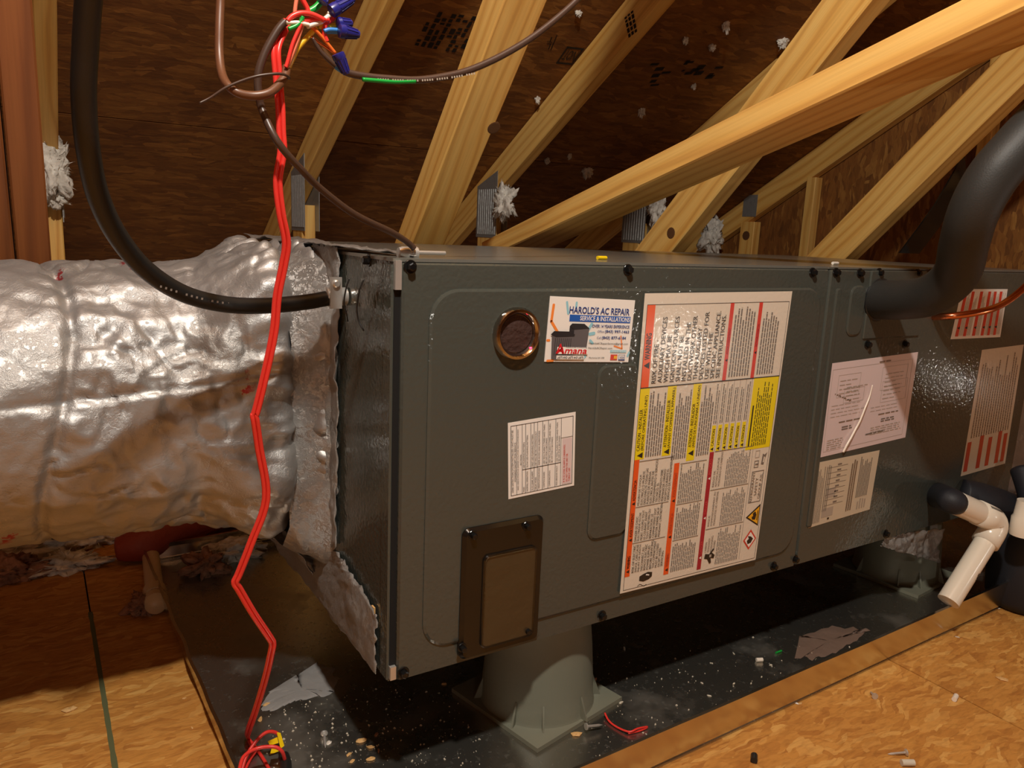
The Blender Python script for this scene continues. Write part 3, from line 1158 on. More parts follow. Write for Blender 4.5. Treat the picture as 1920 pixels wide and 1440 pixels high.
vtri(W, 0.772, 0.044, 0.022, 0.034)
W.vtext('WARNING', 0.79, 0.875, 0.028, 0.060, 'p_black')
big = ['RISK OF FIRE -', 'AUXILIARY DEVICES', 'WHICH MAY BE', 'IGNITION SOURCES', 'SHALL NOT BE', 'INSTALLED IN THE', 'DUCTWORK OTHER', 'THAN AUXILIARY', 'DEVICES LISTED FOR', 'USE WITH THE', 'SPECIFIC APPLIANCE.', 'SEE INSTRUCTIONS.']
ends = [.852, .925, .865, .925, .862, .905, .925, .885, .937, .868, .938, .925]
for i, (s, e) in enumerate(zip(big, ends)):
    t = 0.082 + i * 0.0385
    W.vtext(s, 0.712, e, t, t + 0.028, 'p_black')
W.rect(0.556, 0.70, 0.582, 0.965, 'p_red', 1)
vtri(W, 0.77, 0.569, 0.010, 0.016)
W.vtext('AVERTISSEMENT', 0.79, 0.88, 0.562, 0.577, 'p_dred')
W.vlines(0.712, 0.95, 0.592, 0.745, 8, 'p_grey', 11, 0.5, 0.25)
W.rect(0.762, 0.70, 0.788, 0.965, 'p_red', 1)
vtri(W, 0.79, 0.775, 0.010, 0.016)
W.vtext('ADVERTENCIA', 0.81, 0.89, 0.768, 0.783, 'p_dred')
W.vlines(0.712, 0.94, 0.80, 0.93, 7, 'p_grey', 12, 0.5, 0.3)
W.rect(0.019, 0.698, 0.988, 0.701, 'p_black', 2)
# middle block
W.rect(0.02, 0.462, 0.078, 0.698, 'p_yellow', 1)
vtri(W, 0.476, 0.050, 0.020, 0.036)
W.vtext('CAUTION - INSTALLER', 0.492, 0.63, 0.026, 0.046, 'p_black')
W.vtext('(BEFORE OPERATING UNIT)', 0.492, 0.675, 0.052, 0.074, 'p_black')
W.vlines(0.468, 0.69, 0.082, 0.188, 7, 'p_grey', 21)
W.rect(0.193, 0.462, 0.250, 0.698, 'p_yellow', 1)
vtri(W, 0.476, 0.222, 0.020, 0.036)
W.vtext('ATTENTION - INSTALLEUR', 0.492, 0.652, 0.198, 0.218, 'p_black')
W.vtext("(AVANT D'OPERER L'APPAREIL)", 0.488, 0.692, 0.224, 0.246, 'p_black')
W.vlines(0.445, 0.69, 0.255, 0.357, 7, 'p_grey', 22)
W.rect(0.362, 0.432, 0.418, 0.698, 'p_yellow', 1)
vtri(W, 0.458, 0.390, 0.020, 0.036)
W.vtext('ATENCION - INSTALADOR', 0.48, 0.63, 0.367, 0.387, 'p_black')
W.vtext('(ANTES DE FUNCIONAR LA UNIDAD)', 0.478, 0.692, 0.393, 0.415, 'p_black')
W.vlines(0.445, 0.69, 0.424, 0.518, 6, 'p_grey', 23)
for i, s in enumerate(('CAUTION', 'ATTENTION', 'ATENCION') * 2):
    t = 0.524 + i * 0.0445
    W.rect(t, 0.452, t + 0.027, 0.545, 'p_yellow', 1)
    vtri(W, 0.461, t + 0.014, 0.012, 0.02)
    W.vtext(s, 0.472, 0.532, t + 0.005, t + 0.023, 'p_black')
    W.vlines(0.552, 0.69, t, t + 0.028, 2, 'p_grey', 31 + i, 0.45)
    W.rect(t + 0.034, 0.452, t + 0.036, 0.698, 'p_grey', 1)
W.rect(0.793, 0.438, 0.987, 0.698, 'p_yellow', 1)
W.rect(0.808, 0.45, 0.818, 0.60, 'p_black', 2)
W.vlines(0.45, 0.685, 0.83, 0.95, 8, 'p_black', 41, 0.38)
# lower block
W.rect(0.02, 0.056, 0.052, 0.462, 'p_orange', 1)
segs = ((0.06, 0.172, 'WARNING'), (0.172, 0.298, 'AVERTISSEMENT'), (0.298, 0.455, 'ADVERTENCIA'))
low_txt = (['RISK OF ELECTRIC', 'SHOCK. CAN CAUSE', 'INJURY OR DEATH.', 'DISCONNECT ALL', 'REMOTE ELECTRIC', 'POWER SUPPLIES', 'BEFORE SERVICING.', 'THIS COMPARTMENT', 'MUST BE CLOSED', 'EXCEPT WHEN', 'SERVICING'],
           ['DANGER DE CHOC', 'ELECTRIQUE OU DE', 'MORT. COUPEZ TOUT', 'LE COURANT AVANT', 'TOUT ENTRETIEN OU', 'REPARATION. LE', 'COMPARTIMENT DOIT', 'RESTER FERME SAUF', "PENDANT L'ENTRETIEN"],
           ['PELIGRO DE CHOQUE', 'ELECTRICO O MUERTE.', 'DESCONECTE TODAS LAS', 'FUENTES DE ENERGIA', 'ELECTRICA ANTES DE', 'MANTENIMIENTO O SERVICIO', 'TECNICO. EL', 'COMPARTIMENTO DEBE', 'PERMANECER CERRADO', 'EXCEPTO DURANTE EL', 'SERVICIO DE MANTENIMIENTO'])
for (sa, sb, s), lines in zip(segs, low_txt):
    vtri(W, sa + 0.014, 0.036, 0.012, 0.02)
    W.vtext(s, sa + 0.024, sa + 0.024 + 0.0065 * len(s), 0.028, 0.046, 'p_black')
    W.rect(0.052, sb - 0.001, 0.27, sb + 0.001, 'p_grey', 2)
    for i, l in enumerate(lines):
        t = 0.062 + i * 0.0195
        W.vtext(l, sa + 0.006, sa + 0.006 + min(0.0062 * len(l), sb - sa + 0.01), t, t + 0.0145, 'p_black')
W.rect(0.285, 0.03, 0.320, 0.43, 'p_orange', 1)
for sa, sb, s in ((0.035, 0.15, 'WARNING'), (0.155, 0.28, 'ADVERTENCIA'), (0.285, 0.425, 'AVERTISSEMENT')):
    vtri(W, sa + 0.012, 0.303, 0.012, 0.02)
    W.vtext(s, sa + 0.024, sa + 0.024 + 0.0068 * len(s), 0.293, 0.313, 'p_brownred')
    W.vlines(sa, sb - 0.004, 0.33, 0.50, 13, 'p_grey', int(sa * 999), 0.5)
    W.rect(0.325, sb - 0.001, 0.51, sb + 0.001, 'p_grey', 2)
W.rect(0.528, 0.018, 0.558, 0.450, 'p_dred', 1)
for sa, sb, s, sub in ((0.022, 0.165, 'DANGER', ('CARBON', 'MONOXIDE', 'POISONING', 'HAZARD')), (0.17, 0.31, 'DANGER', ('RISQUE', "D'EMPOISONNEMENT AU", 'MONOXYDE DE CARBONE')), (0.315, 0.45, 'PELIGRO', ('RIESGO DE', 'INTOXICACION POR', 'MONOXIDO DE CARBONO'))):
    vtri(W, sa + 0.04, 0.543, 0.010, 0.016, 'p_white')
    W.vtext(s, sa + 0.055, sa + 0.055 + 0.008 * len(s), 0.534, 0.553, 'p_redtext')
    s_off = 0.055 if sa < 0.1 else 0.006
    for i, l in enumerate(sub):
        W.vtext(l, sa + s_off, sa + s_off + 0.0066 * len(l), 0.572 + i * 0.021, 0.586 + i * 0.021, 'p_grey')
    W.vlines(sa, sb - 0.004, 0.66, 0.84, 14, 'p_grey', int(sa * 777), 0.45)
    W.rect(0.562, sb - 0.001, 0.85, sb + 0.001, 'p_grey', 2)
W.rect(0.855, 0.02, 0.857, 0.438, 'p_grey', 1)
# pictograms
W.poly([(0.872, 0.088), (0.925, 0.048), (0.978, 0.088), (0.925, 0.128)], 'p_red', 1)
W.poly([(0.884, 0.088), (0.925, 0.058), (0.966, 0.088), (0.925, 0.118)], 'p_white', 2)
W.poly([(0.910, 0.072), (0.935, 0.075), (0.950, 0.090), (0.930, 0.100), (0.905, 0.104), (0.915, 0.092), (0.900, 0.086)], 'p_black', 3)
W.poly([(0.868, 0.178), (0.978, 0.136), (0.978, 0.222)], 'p_black', 1)
W.poly([(0.884, 0.178), (0.970, 0.145), (0.970, 0.212)], 'p_amber', 2)
W.poly([(0.922, 0.166), (0.945, 0.164), (0.952, 0.182), (0.940, 0.196), (0.920, 0.190), (0.926, 0.180), (0.914, 0.176)], 'p_black', 3)
W.rect(0.957, 0.160, 0.963, 0.198, 'p_black', 3)
W.frame(0.872, 0.232, 0.968, 0.352, 0.005, 'p_grey', 1, 0.003)
for i, s in enumerate(('REFRIGERANT', 'SAFETY', 'GROUP A2L')):
    hw = (0.058, 0.034, 0.048)[i]
    W.vtext(s, 0.292 - hw, 0.292 + hw, 0.878 + i * 0.031, 0.898 + i * 0.031, 'p_grey')
W.frame(0.88, 0.365, 0.915, 0.392, 0.005, 'p_grey', 1, 0.003)
W.frame(0.88, 0.402, 0.915, 0.43, 0.004, 'p_lgrey', 1, 0.003)
W.rect(0.888, 0.376, 0.915, 0.381, 'p_grey', 2)
W.poly([(0.935, 0.375), (0.955, 0.372), (0.965, 0.40), (0.975, 0.418), (0.955, 0.41), (0.94, 0.415)], 'p_grey', 1)
W.poly([(0.945, 0.382), (0.955, 0.382), (0.960, 0.40), (0.95, 0.405)], 'p_paper', 2)
# hand-and-plug and cord, crouching figure
W.poly([(0.12, 0.030), (0.15, 0.024), (0.185, 0.028), (0.205, 0.036), (0.205, 0.052), (0.175, 0.056), (0.145, 0.052), (0.12, 0.046)], 'p_black', 1)
W.poly([(0.16, 0.046), (0.185, 0.042), (0.185, 0.046), (0.165, 0.050)], 'p_white', 2)
m = [(0.112 + 0.012 * q, 0.012 + 0.005 * math.sin(q * 1.25)) for q in range(6)]
for q in range(5):
    (a0, b0), (a1, b1) = m[q], m[q + 1]
    W.poly([(a0, b0 - 0.0012), (a1, b1 - 0.0012), (a1, b1 + 0.0012), (a0, b0 + 0.0012)], 'p_black', 1)
W.poly([(0.575, 0.055), (0.60, 0.050), (0.62, 0.030), (0.632, 0.034), (0.625, 0.052), (0.648, 0.048), (0.655, 0.060), (0.630, 0.072), (0.645, 0.084), (0.635, 0.086), (0.610, 0.068), (0.580, 0.072)], 'p_black', 2)
W.poly([(0.612, 0.056), (0.628, 0.056), (0.628, 0.066), (0.612, 0.066)], 'p_lgrey', 3)
W.done()

# ---- leak detection label
Lk = Sheet('leak_notice_label', face_quad((952, 793), (1079, 772), (1076, 910), (953, 936), FP), 'p_paper_white', ah, 'small white leak detection table label below the card')
Lk.frame(0.035, 0.035, 0.965, 0.955, 0.008, 'p_black', 1, 0.006)
tt = [0.035, 0.12, 0.20, 0.25, 0.325, 0.375, 0.425, 0.50, 0.585, 0.695, 0.78]
for t in tt[1:]:
    Lk.rect(t - 0.003, 0.035, t + 0.003, 0.955, 'p_black', 1)
Lk.rect(0.20, 0.352, 0.78, 0.360, 'p_black', 1)
Lk.rect(0.78, 0.68, 0.965, 0.686, 'p_grey', 1)
Lk.vtext('LEAK DETECTION SYSTEM INSTALLED. UNIT MUST BE', 0.08, 0.90, 0.047, 0.072, 'p_black')
Lk.vtext('POWERED EXCEPT FOR SERVICE.', 0.22, 0.74, 0.085, 0.110, 'p_black')
Lk.vtext('RED LED\'S STATUS (REFER I/O) FOR RECOMMENDED', 0.10, 0.90, 0.130, 0.152, 'p_black')
Lk.vtext('ACTION', 0.42, 0.56, 0.168, 0.190, 'p_black')
rowsL = [('MODE', 'LED FLASHING PATTERN'), ('NORMAL OPERATION', 'SLOW LED FLASHING PATTERN'), ('R-32 LEAK ALARM', 'FAST LED FLASHING PATTERN'), ('DELAY MODE', 'LED WILL BE ON CONTINUOUSLY'), ('VERIFICATION MODE', 'SAME AS R32 LEAK ALARM MODE'), ('CONTROL BOARD', 'LED WILL FLASH 2 TIMES AND THEN'), ('COMMUNICATION', 'LED WILL FLASH 3 TIMES AND THEN'), ('R32 SENSOR FAULT', 'LED WILL FLASH 4 TIMES AND THEN')]
for i, (a, b) in enumerate(rowsL):
    t0, t1 = tt[2 + i], tt[3 + i]
    two = t1 - t0 > 0.07
    d = 0.022
    Lk.vtext(a, 0.06, 0.06 + 0.0165 * len(a), t0 + 0.012, t0 + 0.012 + d, 'p_black')
    Lk.vtext(b, 0.38, 0.38 + 0.0168 * len(b), t0 + 0.012, t0 + 0.012 + d, 'p_black')
    if two and i > 4:
        Lk.vtext('BE OFF FOR 5 SECONDS', 0.38, 0.72, t0 + 0.046, t0 + 0.046 + d, 'p_black')
Lk.rect(0.80, 0.05, 0.95, 0.67, 'p_paper_pink', 1)
for i, s in enumerate(('IF R-32 LEAK ALARM IS OBSERVED,', 'DO NOT OPEN THE UNIT OR', 'TURN IT OFF')):
    Lk.vtext(s, 0.08, 0.08 + 0.0165 * len(s), 0.82 + i * 0.04, 0.848 + i * 0.04, 'p_red')
Lk.done()

# ---- business card (a magnet, so a thing of its own)
K = Sheet('business_card', face_quad((1031, 555), (1190, 563), (1177, 679), (1020, 678), FP), 'p_paper_white', None, 'white magnetic business card for an air conditioning repairer beside the sight glass', lift=0.0009, cat='card')


def stroke(sh, a0, b0, a1, b1, w, col, k=1):
    d = Vector((a1 - a0, (b1 - b0) * 0.66))
    n = Vector((-d.y, d.x)).normalized() * w
    pts = []
    L = d.normalized()
    for q in range(9):
        an = math.pi * q / 8
        o = n * math.cos(an) + L * w * math.sin(an)
        pts.append((a1 + o.x, b1 + o.y / 0.66))
    for q in range(9):
        an = math.pi * q / 8
        o = -n * math.cos(an) - L * w * math.sin(an)
        pts.append((a0 + o.x, b0 + o.y / 0.66))
    sh.poly(list(reversed(pts)), col, k)


stroke(K, 0.045, 0.87, 0.035, 0.62, 0.014, 'p_card_or')
stroke(K, 0.035, 0.62, 0.115, 0.46, 0.014, 'p_card_or')
stroke(K, 0.19, 0.92, 0.215, 0.75, 0.012, 'p_lblue')
stroke(K, 0.30, 0.92, 0.30, 0.85, 0.012, 'p_lblue')
stroke(K, 0.47, 0.52, 0.50, 0.60, 0.016, 'p_lblue')
stroke(K, 0.49, 0.44, 0.535, 0.455, 0.018, 'p_lblue')
stroke(K, 0.50, 0.34, 0.53, 0.30, 0.014, 'p_lblue')
stroke(K, 0.90, 0.22, 0.87, 0.42, 0.008, 'p_card_or')
stroke(K, 0.80, 0.26, 0.90, 0.22, 0.008, 'p_card_or')
stroke(K, 0.98, 0.10, 0.995, 0.16, 0.012, 'p_lblue')
stroke(K, 0.03, 0.015, 0.09, 0.02, 0.012, 'p_card_or')
stroke(K, 0.01, 0.33, 0.03, 0.33, 0.012, 'p_card_or')
stroke(K, 0.44, 0.06, 0.46, 0.09, 0.014, 'p_lblue')
K.poly([(0.30, 0.20), (0.46, 0.16), (0.475, 0.53), (0.36, 0.55), (0.30, 0.58)], 'p_unitgrey', 2)
K.poly([(0.245, 0.56), (0.30, 0.505), (0.475, 0.53), (0.41, 0.60), (0.27, 0.60)], 'p_unitdk', 3)
K.poly([(0.245, 0.20), (0.30, 0.16), (0.30, 0.505), (0.245, 0.56)], 'p_unitdk', 2)
K.poly([(0.065, 0.05), (0.12, 0.03), (0.31, 0.08), (0.305, 0.41), (0.05, 0.41)], 'p_unitgrey', 4)
K.poly([(0.035, 0.42), (0.10, 0.385), (0.30, 0.40), (0.31, 0.43), (0.26, 0.475), (0.07, 0.475)], 'p_unitdk', 5)
for q in range(9):
    K.rect(0.09 + q * 0.022, 0.10, 0.095 + q * 0.022, 0.37, 'p_unitdk', 5)
K.text('HAROLD\'S AC REPAIR', 0.225, 0.755, 0.945, 0.865, 'p_navy', 2)
K.rect(0.235, 0.63, 0.965, 0.735, 'p_blue', 1)
K.text('SERVICE & INSTALLATIONS', 0.355, 0.650, 0.955, 0.722, 'p_white', 2)
K.text('OVER 14 YEARS EXPERIENCE', 0.505, 0.545, 0.962, 0.595, 'p_navy', 2)
K.text('Office', 0.575, 0.470, 0.655, 0.505, 'p_navy', 2)
K.text('(843) 997-1463', 0.665, 0.455, 0.965, 0.515, 'p_navy', 2)
K.text('Cell', 0.575, 0.370, 0.625, 0.405, 'p_navy', 2)
K.text('(843) 877-6184', 0.635, 0.355, 0.935, 0.415, 'p_navy', 2)
K.text('HaroldsACRepairService@gmail.com', 0.485, 0.275, 0.965, 0.315, 'p_black', 2)
K.text('HaroldsACRepair.com', 0.485, 0.200, 0.775, 0.240, 'p_black', 2)
K.rect(0.12, 0.125, 0.475, 0.235, 'p_white', 6)
K.text('Amana', 0.115, 0.13, 0.46, 0.235, 'p_amred', 7, 0.05)
K.text('A', 0.105, 0.13, 0.195, 0.285, 'p_amred', 7, 0.05)
K.text('Heating & Air Conditioning', 0.215, 0.218, 0.46, 0.24, 'p_black', 7)
K.rect(0.12, 0.045, 0.44, 0.10, 'p_white', 6)
K.text('LASTS AND LASTS AND LASTS', 0.13, 0.055, 0.43, 0.09, 'p_black', 7)
K.text('Mechanical #11498', 0.505, 0.055, 0.69, 0.082, 'p_black', 2)
K.rect(0.755, 0.155, 0.955, 0.195, 'p_lblue', 2)
K.text('FINANCED WITH US', 0.77, 0.163, 0.945, 0.187, 'p_white', 3)
K.rect(0.765, 0.035, 0.85, 0.125, 'p_red', 2)
K.rect(0.805, 0.055, 0.845, 0.105, 'p_amber', 3)
K.frame(0.865, 0.035, 0.945, 0.125, 0.004, 'p_navy', 2)
K.text('VISA', 0.875, 0.062, 0.935, 0.098, 'p_navy', 3, 0.1)
K.rect(0.865, 0.030, 0.945, 0.048, 'p_navy', 3)
K.done()

# ---- wiring diagram paper
D = Sheet('wiring_diagram_sheet', face_quad((1554, 682), (1721, 660), (1697, 820), (1532, 859), FC), 'p_paper_pink', ah, 'pinkish wiring diagram sheet on the coil panel')
D.frame(0.05, 0.05, 0.95, 0.93, 0.003, 'p_lgrey', 1, 0.003)
for a0, b0, a1, b1 in ((0.12, 0.62, 0.36, 0.86), (0.60, 0.62, 0.90, 0.88), (0.2, 0.55, 0.42, 0.70), (0.62, 0.48, 0.92, 0.72)):
    D.frame(a0, b0, a1, b1, 0.003, 'p_lgrey', 1, 0.003)
for q, (a, b) in enumerate(((0.14, 0.64), (0.64, 0.64), (0.22, 0.56), (0.64, 0.50))):
    D.hlines(a, a + 0.24, b, b + 0.18, 4, 'p_lgrey', q + 3, 0.16, 0.5)
D.hlines(0.08, 0.45, 0.40, 0.56, 4, 'p_lgrey', 9, 0.12, 0.3)
D.hlines(0.52, 0.9, 0.38, 0.46, 2, 'p_lgrey', 10, 0.12, 0.3)
D.hlines(0.18, 0.42, 0.335, 0.36, 1, 'p_tanink', 5, 0.5, 0)
D.hlines(0.62, 0.86, 0.335, 0.36, 1, 'p_tanink', 6, 0.5, 0)
D.hlines(0.22, 0.36, 0.25, 0.30, 2, 'p_grey', 5, 0.5, 0.3)
D.hlines(0.66, 0.84, 0.25, 0.30, 2, 'p_grey', 7, 0.5, 0.3)
D.hlines(0.50, 0.72, 0.13, 0.16, 1, 'p_grey', 8, 0.5, 0)
D.hlines(0.55, 0.92, 0.12, 0.22, 4, 'p_lgrey', 14, 0.3, 0.1)
D.hlines(0.08, 0.30, 0.06, 0.18, 5, 'p_lgrey', 15, 0.3, 0.3)
D.hlines(0.55, 0.68, 0.935, 0.955, 1, 'p_tanink', 12, 0.8, 0)
for q in range(9):
    D.rect(0.10 + q * 0.02, 0.66 - q * 0.012, 0.108 + q * 0.02 + 0.008 * (q % 3), 0.672 - q * 0.012, 'p_tanink', 2)
D.done()
# ---- rating plate
Rp = Sheet('rating_plate', face_quad((1530, 868), (1649, 844), (1630, 955), (1515, 990), FC), 'p_paper_beige', ah, 'beige rating plate under the wiring diagram')
Rp.vlines(0.05, 0.95, 0.05, 0.16, 5, 'p_grey', 51, 0.4, 0.4)
for q in range(8):
    Rp.rect(0.20, 0.28 + q * 0.085, 0.50, 0.286 + q * 0.085, 'p_grey', 1)
    Rp.rect(0.34, 0.30 + q * 0.085, 0.40, 0.325 + q * 0.085, 'p_grey', 1)
Rp.vlines(0.20, 0.95, 0.17, 0.25, 3, 'p_grey', 53, 0.4, 0.1)
Rp.rect(0.18, 0.10, 0.36, 0.24, 'p_lgrey', 1)
Rp.rect(0.22, 0.40, 0.36, 0.55, 'p_lgrey', 1)
Rp.vlines(0.10, 0.95, 0.56, 0.66, 3, 'p_tanink', 54, 0.6, 0.1)
Rp.vlines(0.28, 0.97, 0.70, 0.90, 8, 'p_grey', 55, 0.5, 0.3)
Rp.vlines(0.08, 0.26, 0.74, 0.90, 4, 'p_lgrey', 56, 0.5, 0.3)
Rp.rect(0.28, 0.05, 0.31, 0.08, 'p_black', 2)
Rp.done()
# ---- red striped label and tan label on the right
Rs = Sheet('striped_notice_label', face_quad((1803, 542), (1889, 542), (1875, 632), (1782, 636), FC), 'p_paper_white', ah, 'white label with red stripes behind the copper tube')
for q, t in enumerate((0.07, 0.22, 0.40, 0.575, 0.70, 0.83)):
    Rs.rect(t, 0.05, t + 0.06, 0.95, 'p_red', 1)
    vtri(Rs, 0.22, t + 0.03, 0.06, 0.05)
    Rs.vlines(0.06, 0.94, t + 0.065, t + 0.14, 3, 'p_lgrey', 61 + q, 0.4)
Rs.done()
Rt = Sheet('tan_notice_label', face_quad((1841, 656), (1919, 646), (1884, 869), (1801, 893), FC), 'p_paper_tan', ah, 'tall tan label with dull red bars near the right edge')
for q, t in enumerate((0.03, 0.30, 0.50, 0.72, 0.86)):
    Rt.rect(t, 0.03, t + 0.085, 0.27 + 0.03 * (q % 2), 'p_brownred', 1)
Rt.vlines(0.30, 0.95, 0.06, 0.95, 16, 'p_tanink', 71, 0.35, 0.3)
Rt.done()
# white string hanging over the diagram
sp_ = [(1636, 722), (1630, 745), (1622, 765), (1612, 790), (1605, 803), (1596, 820), (1588, 834), (1581, 848)]
sw = MB().tube([Y(px, py, -0.0085 + 0.001 * math.sin(i * 2)) for i, (px, py) in enumerate(sp_)], [0.0008, 0.0012, 0.0013, 0.0014, 0.0015, 0.0015, 0.0016, 0.0016], 8).build('white_string', 'w_white', smooth='all')
tag(sw, 'short white string hanging over the wiring diagram sheet', 'string')
# red status light cast: small led behind the sight glass edge
MB().lathe(Vector((0.1535, FP - 0.0030, 0.3575)), (0, -1, 0), [(0, 0.0022), (0.003, 0.0022), (0.0040, 0.0012)], 12).build('status_led', None or plain('red_led', srgb(255, 40, 70), 0.2, 0.0, Emission_Color=srgb(255, 30, 60), Emission_Strength=6.0), sg)

# cable clamp on the lid, with its clamp bolt
cl = thing('cable_clamp', 'zinc cable clamp on the air handler lid at the front left', 'clamp', tuple(at(790, 472, 'y', 0.012)))
cp = Y(772, 467, 0.02)
cp.z = max(cp.z, UH + 0.0068)
MB().lathe(cp, (1, 0, 0), [(-0.004, 0.0055), (0.0, 0.0065), (0.006, 0.0065), (0.006, 0.0055), (0.010, 0.0055), (0.010, 0.0066), (0.016, 0.0066), (0.017, 0.005)], 18).build('clamp_body', 'steel', cl, smooth=True)
MB().lathe(cp + Vector((0.016, -0.004, 0.001)), (1, 0, 0), [(0, 0.0021), (0.030, 0.0021), (0.0305, 0.0016)], 10).build('clamp_bolt', 'steel', cl, smooth=True)
cl.location = cp - Vector((0, 0, 0.0065))
for ch in cl.children:
    ch.location = ch.location
for i, (px, py, mt, lb) in enumerate(((1130, 473, 'y_tag', 'yellow cut bit of wire sheath on the unit lid'), (1568, 486, 'w_white', 'white cut bit of wire sheath on the unit lid'))):
    p = at(px, py, 'y', 0.06)
    o = MB().tube([Vector((p.x - 0.0075, 0.06, UH + 0.0024)), Vector((p.x + 0.0075, 0.062, UH + 0.0024))], 0.0024, 8, smooth=False).build('wire_scrap', mt, smooth=True)
    tag(o, lb, 'scrap')

# ------------------------------------------------------------------ foil return duct
dt = thing('flex_duct', 'crumpled silver foil duct joined to the left end of the unit', 'duct', (-0.6, 0.33, 0.0))
NX, NA = 330, 260
YC, ZC, R0 = 0.33, 0.262, 0.163
m = MB()
x_a, x_b = -1.15, -0.012
for i in range(NX + 1):
    f = i / NX
    x = x_a + (x_b - x_a) * (1 - (1 - f) ** 1.35)
    # transition from round to boxy at the plenum end
    k = min(1, max(0, (x + 0.155) / 0.115))
    k = k * k * (3 - 2 * k)
    neck = math.exp(-((x + 0.035) / 0.012) ** 2)
    for j in range(NA):
        a = 2 * math.pi * j / NA
        ca, sa = math.cos(a), math.sin(a)
        e = 2 + 2.6 * k
        r = R0 / ((abs(ca) ** e + abs(sa) ** e) ** (1 / e)) * (1 - 0.06 * k)
        ry = r * (1 + 0.06 * k)
        rz = r * (1 + 0.27 * k * (1 if sa > 0 else 0.2))
        y, z = YC + ry * ca, ZC - 0.004 * k + rz * sa
        P = Vector((x * 1.0, y, z))
        nrmv = Vector((0, ca, sa))
        w = 0.0
        near = min(1, max(0.15, (x + 0.42) / 0.20))
        q = Vector((x * 5, y * 5, z * 5))
        w += 0.006 * near * noise.noise(q * 1.0)
        w += 0.006 * near * (abs(noise.noise(q * 2.1 + Vector((7, 1, 3)))) * -1.6 + 0.25)
        wq = Vector((x * 16, y * 15, z * 15)) + Vector((noise.noise(q * 3), noise.noise(q * 3 + Vector((5, 0, 0))), 0)) * 1.2
        w -= 0.006 * near * max(0, 1 - abs(noise.noise(wq)) * 9) * max(0, noise.noise(q * 1.9 + Vector((3, 3, 9))) + 0.2)
        wr_ = Vector((x * 26 + z * 9, y * 22, z * 24 - x * 8)) + Vector((noise.noise(q * 4), noise.noise(q * 4 + Vector((2, 0, 0))), noise.noise(q * 4 + Vector((0, 7, 0)))))
        w -= 0.009 * near * max(0, 1 - abs(noise.noise(Vector((wr_.x * 0.6, wr_.y * 1.2 + wr_.z * 0.8, wr_.z * 0.5)))) * 9) * max(0, noise.noise(q * 2.6 + Vector((1, 8, 2))) + 0.15)
        w += 0.0050 * near * (abs(noise.noise(Vector((x * 14, y * 26, z * 22)) + Vector((1, 9, 3)))) * -1.8 + 0.3)
        w += 0.0030 * near * (abs(noise.noise(Vector((x * 42, y * 50, z * 46)))) * -1.8 + 0.3)
        # gathered folds running along the duct next to the plenum
        g_ = min(1, max(0, (x + 0.12) / 0.05))
        w += 0.016 * g_ * noise.noise(Vector((x * 6, a * 7, 2.0))) + 0.007 * g_ * noise.noise(Vector((x * 9, a * 19, 5.0)))
        # banding straps / seams around
        w -= 0.006 * math.exp(-((x + 0.285 + 0.02 * math.sin(a * 2)) / 0.006) ** 2)
        w -= 0.030 * neck
        # lengthwise seam across the front, sagging
        w -= 0.005 * near * math.exp(-((a - math.radians(169 - 22 * (x + 0.3))) / 0.022) ** 2)
        m.v.append(P + nrmv * w)
for i in range(NX):
    for j in range(NA):
        j2 = (j + 1) % NA
        m.f.append((i * NA + j, (i + 1) * NA + j, (i + 1) * NA + j2, i * NA + j2))
m.build('foil_jacket', 'duct', dt, smooth='all')


def tape_strip(P, name, mat, parent, amp, seed, nu=40, nv=14, ragged=0.006, thick=0.0008, normal=None):
    """crumpled strip spanned by four world corners P (u0v0,u1v0,u1v1,u0v1)"""
    P = [Vector(p) for p in P]
    n = (P[1] - P[0]).cross(P[3] - P[0]).normalized()
    if normal is not None and n.dot(Vector(normal)) < 0:
        n = -n
    m = MB()
    for side in (1, 0):
        for j in range(nv + 1):
            for i in range(nu + 1):
                u, v = i / nu, j / nv
                q = P[0] * (1 - u) * (1 - v) + P[1] * u * (1 - v) + P[2] * u * v + P[3] * (1 - u) * v
                e = ragged * noise.noise(Vector((u * 9, v * 3, seed))) + ragged * 0.5 * noise.noise(Vector((u * 31, v * 7, seed)))
                if j in (0, nv):
                    q = q + (P[3] - P[0]).normalized() * e
                if i in (0, nu):
                    q = q + (P[1] - P[0]).normalized() * ragged * noise.noise(Vector((v * 9, u * 3, seed + 4)))
                w = amp * (0.5 + 0.7 * noise.noise(q * 14 + Vector((seed, 0, 0))) + 0.6 * abs(noise.noise(q * 34 + Vector((0, seed, 0)))) + 0.3 * noise.noise(q * 90))
                m.v.append(q + n * (max(w, 0.0) + 0.0012) - n * (thick if side == 0 else 0))
    N = (nu + 1) * (nv + 1)
    for j in range(nv):
        for i in range(nu):
            a = j * (nu + 1) + i
            m.f.append((a, a + 1, a + nu + 2, a + nu + 1))
            m.f.append((N + a + nu + 1, N + a + nu + 2, N + a + 1, N + a))
    edge = [i for i in range(nu)] + [j * (nu + 1) + nu for j in range(nv)] + [nv * (nu + 1) + nu - i for i in range(nu)] + [(nv - j) * (nu + 1) for j in range(nv)]
    for k in range(len(edge)):
        a, b = edge[k], edge[(k + 1) % len(edge)]
        m.f.append((b, a, N + a, N + b))
    return m.build(name, mat, parent, smooth='all')


X0 = -0.0006
E_ = lambda px, py, x=X0: at(px, py, 'x', x)
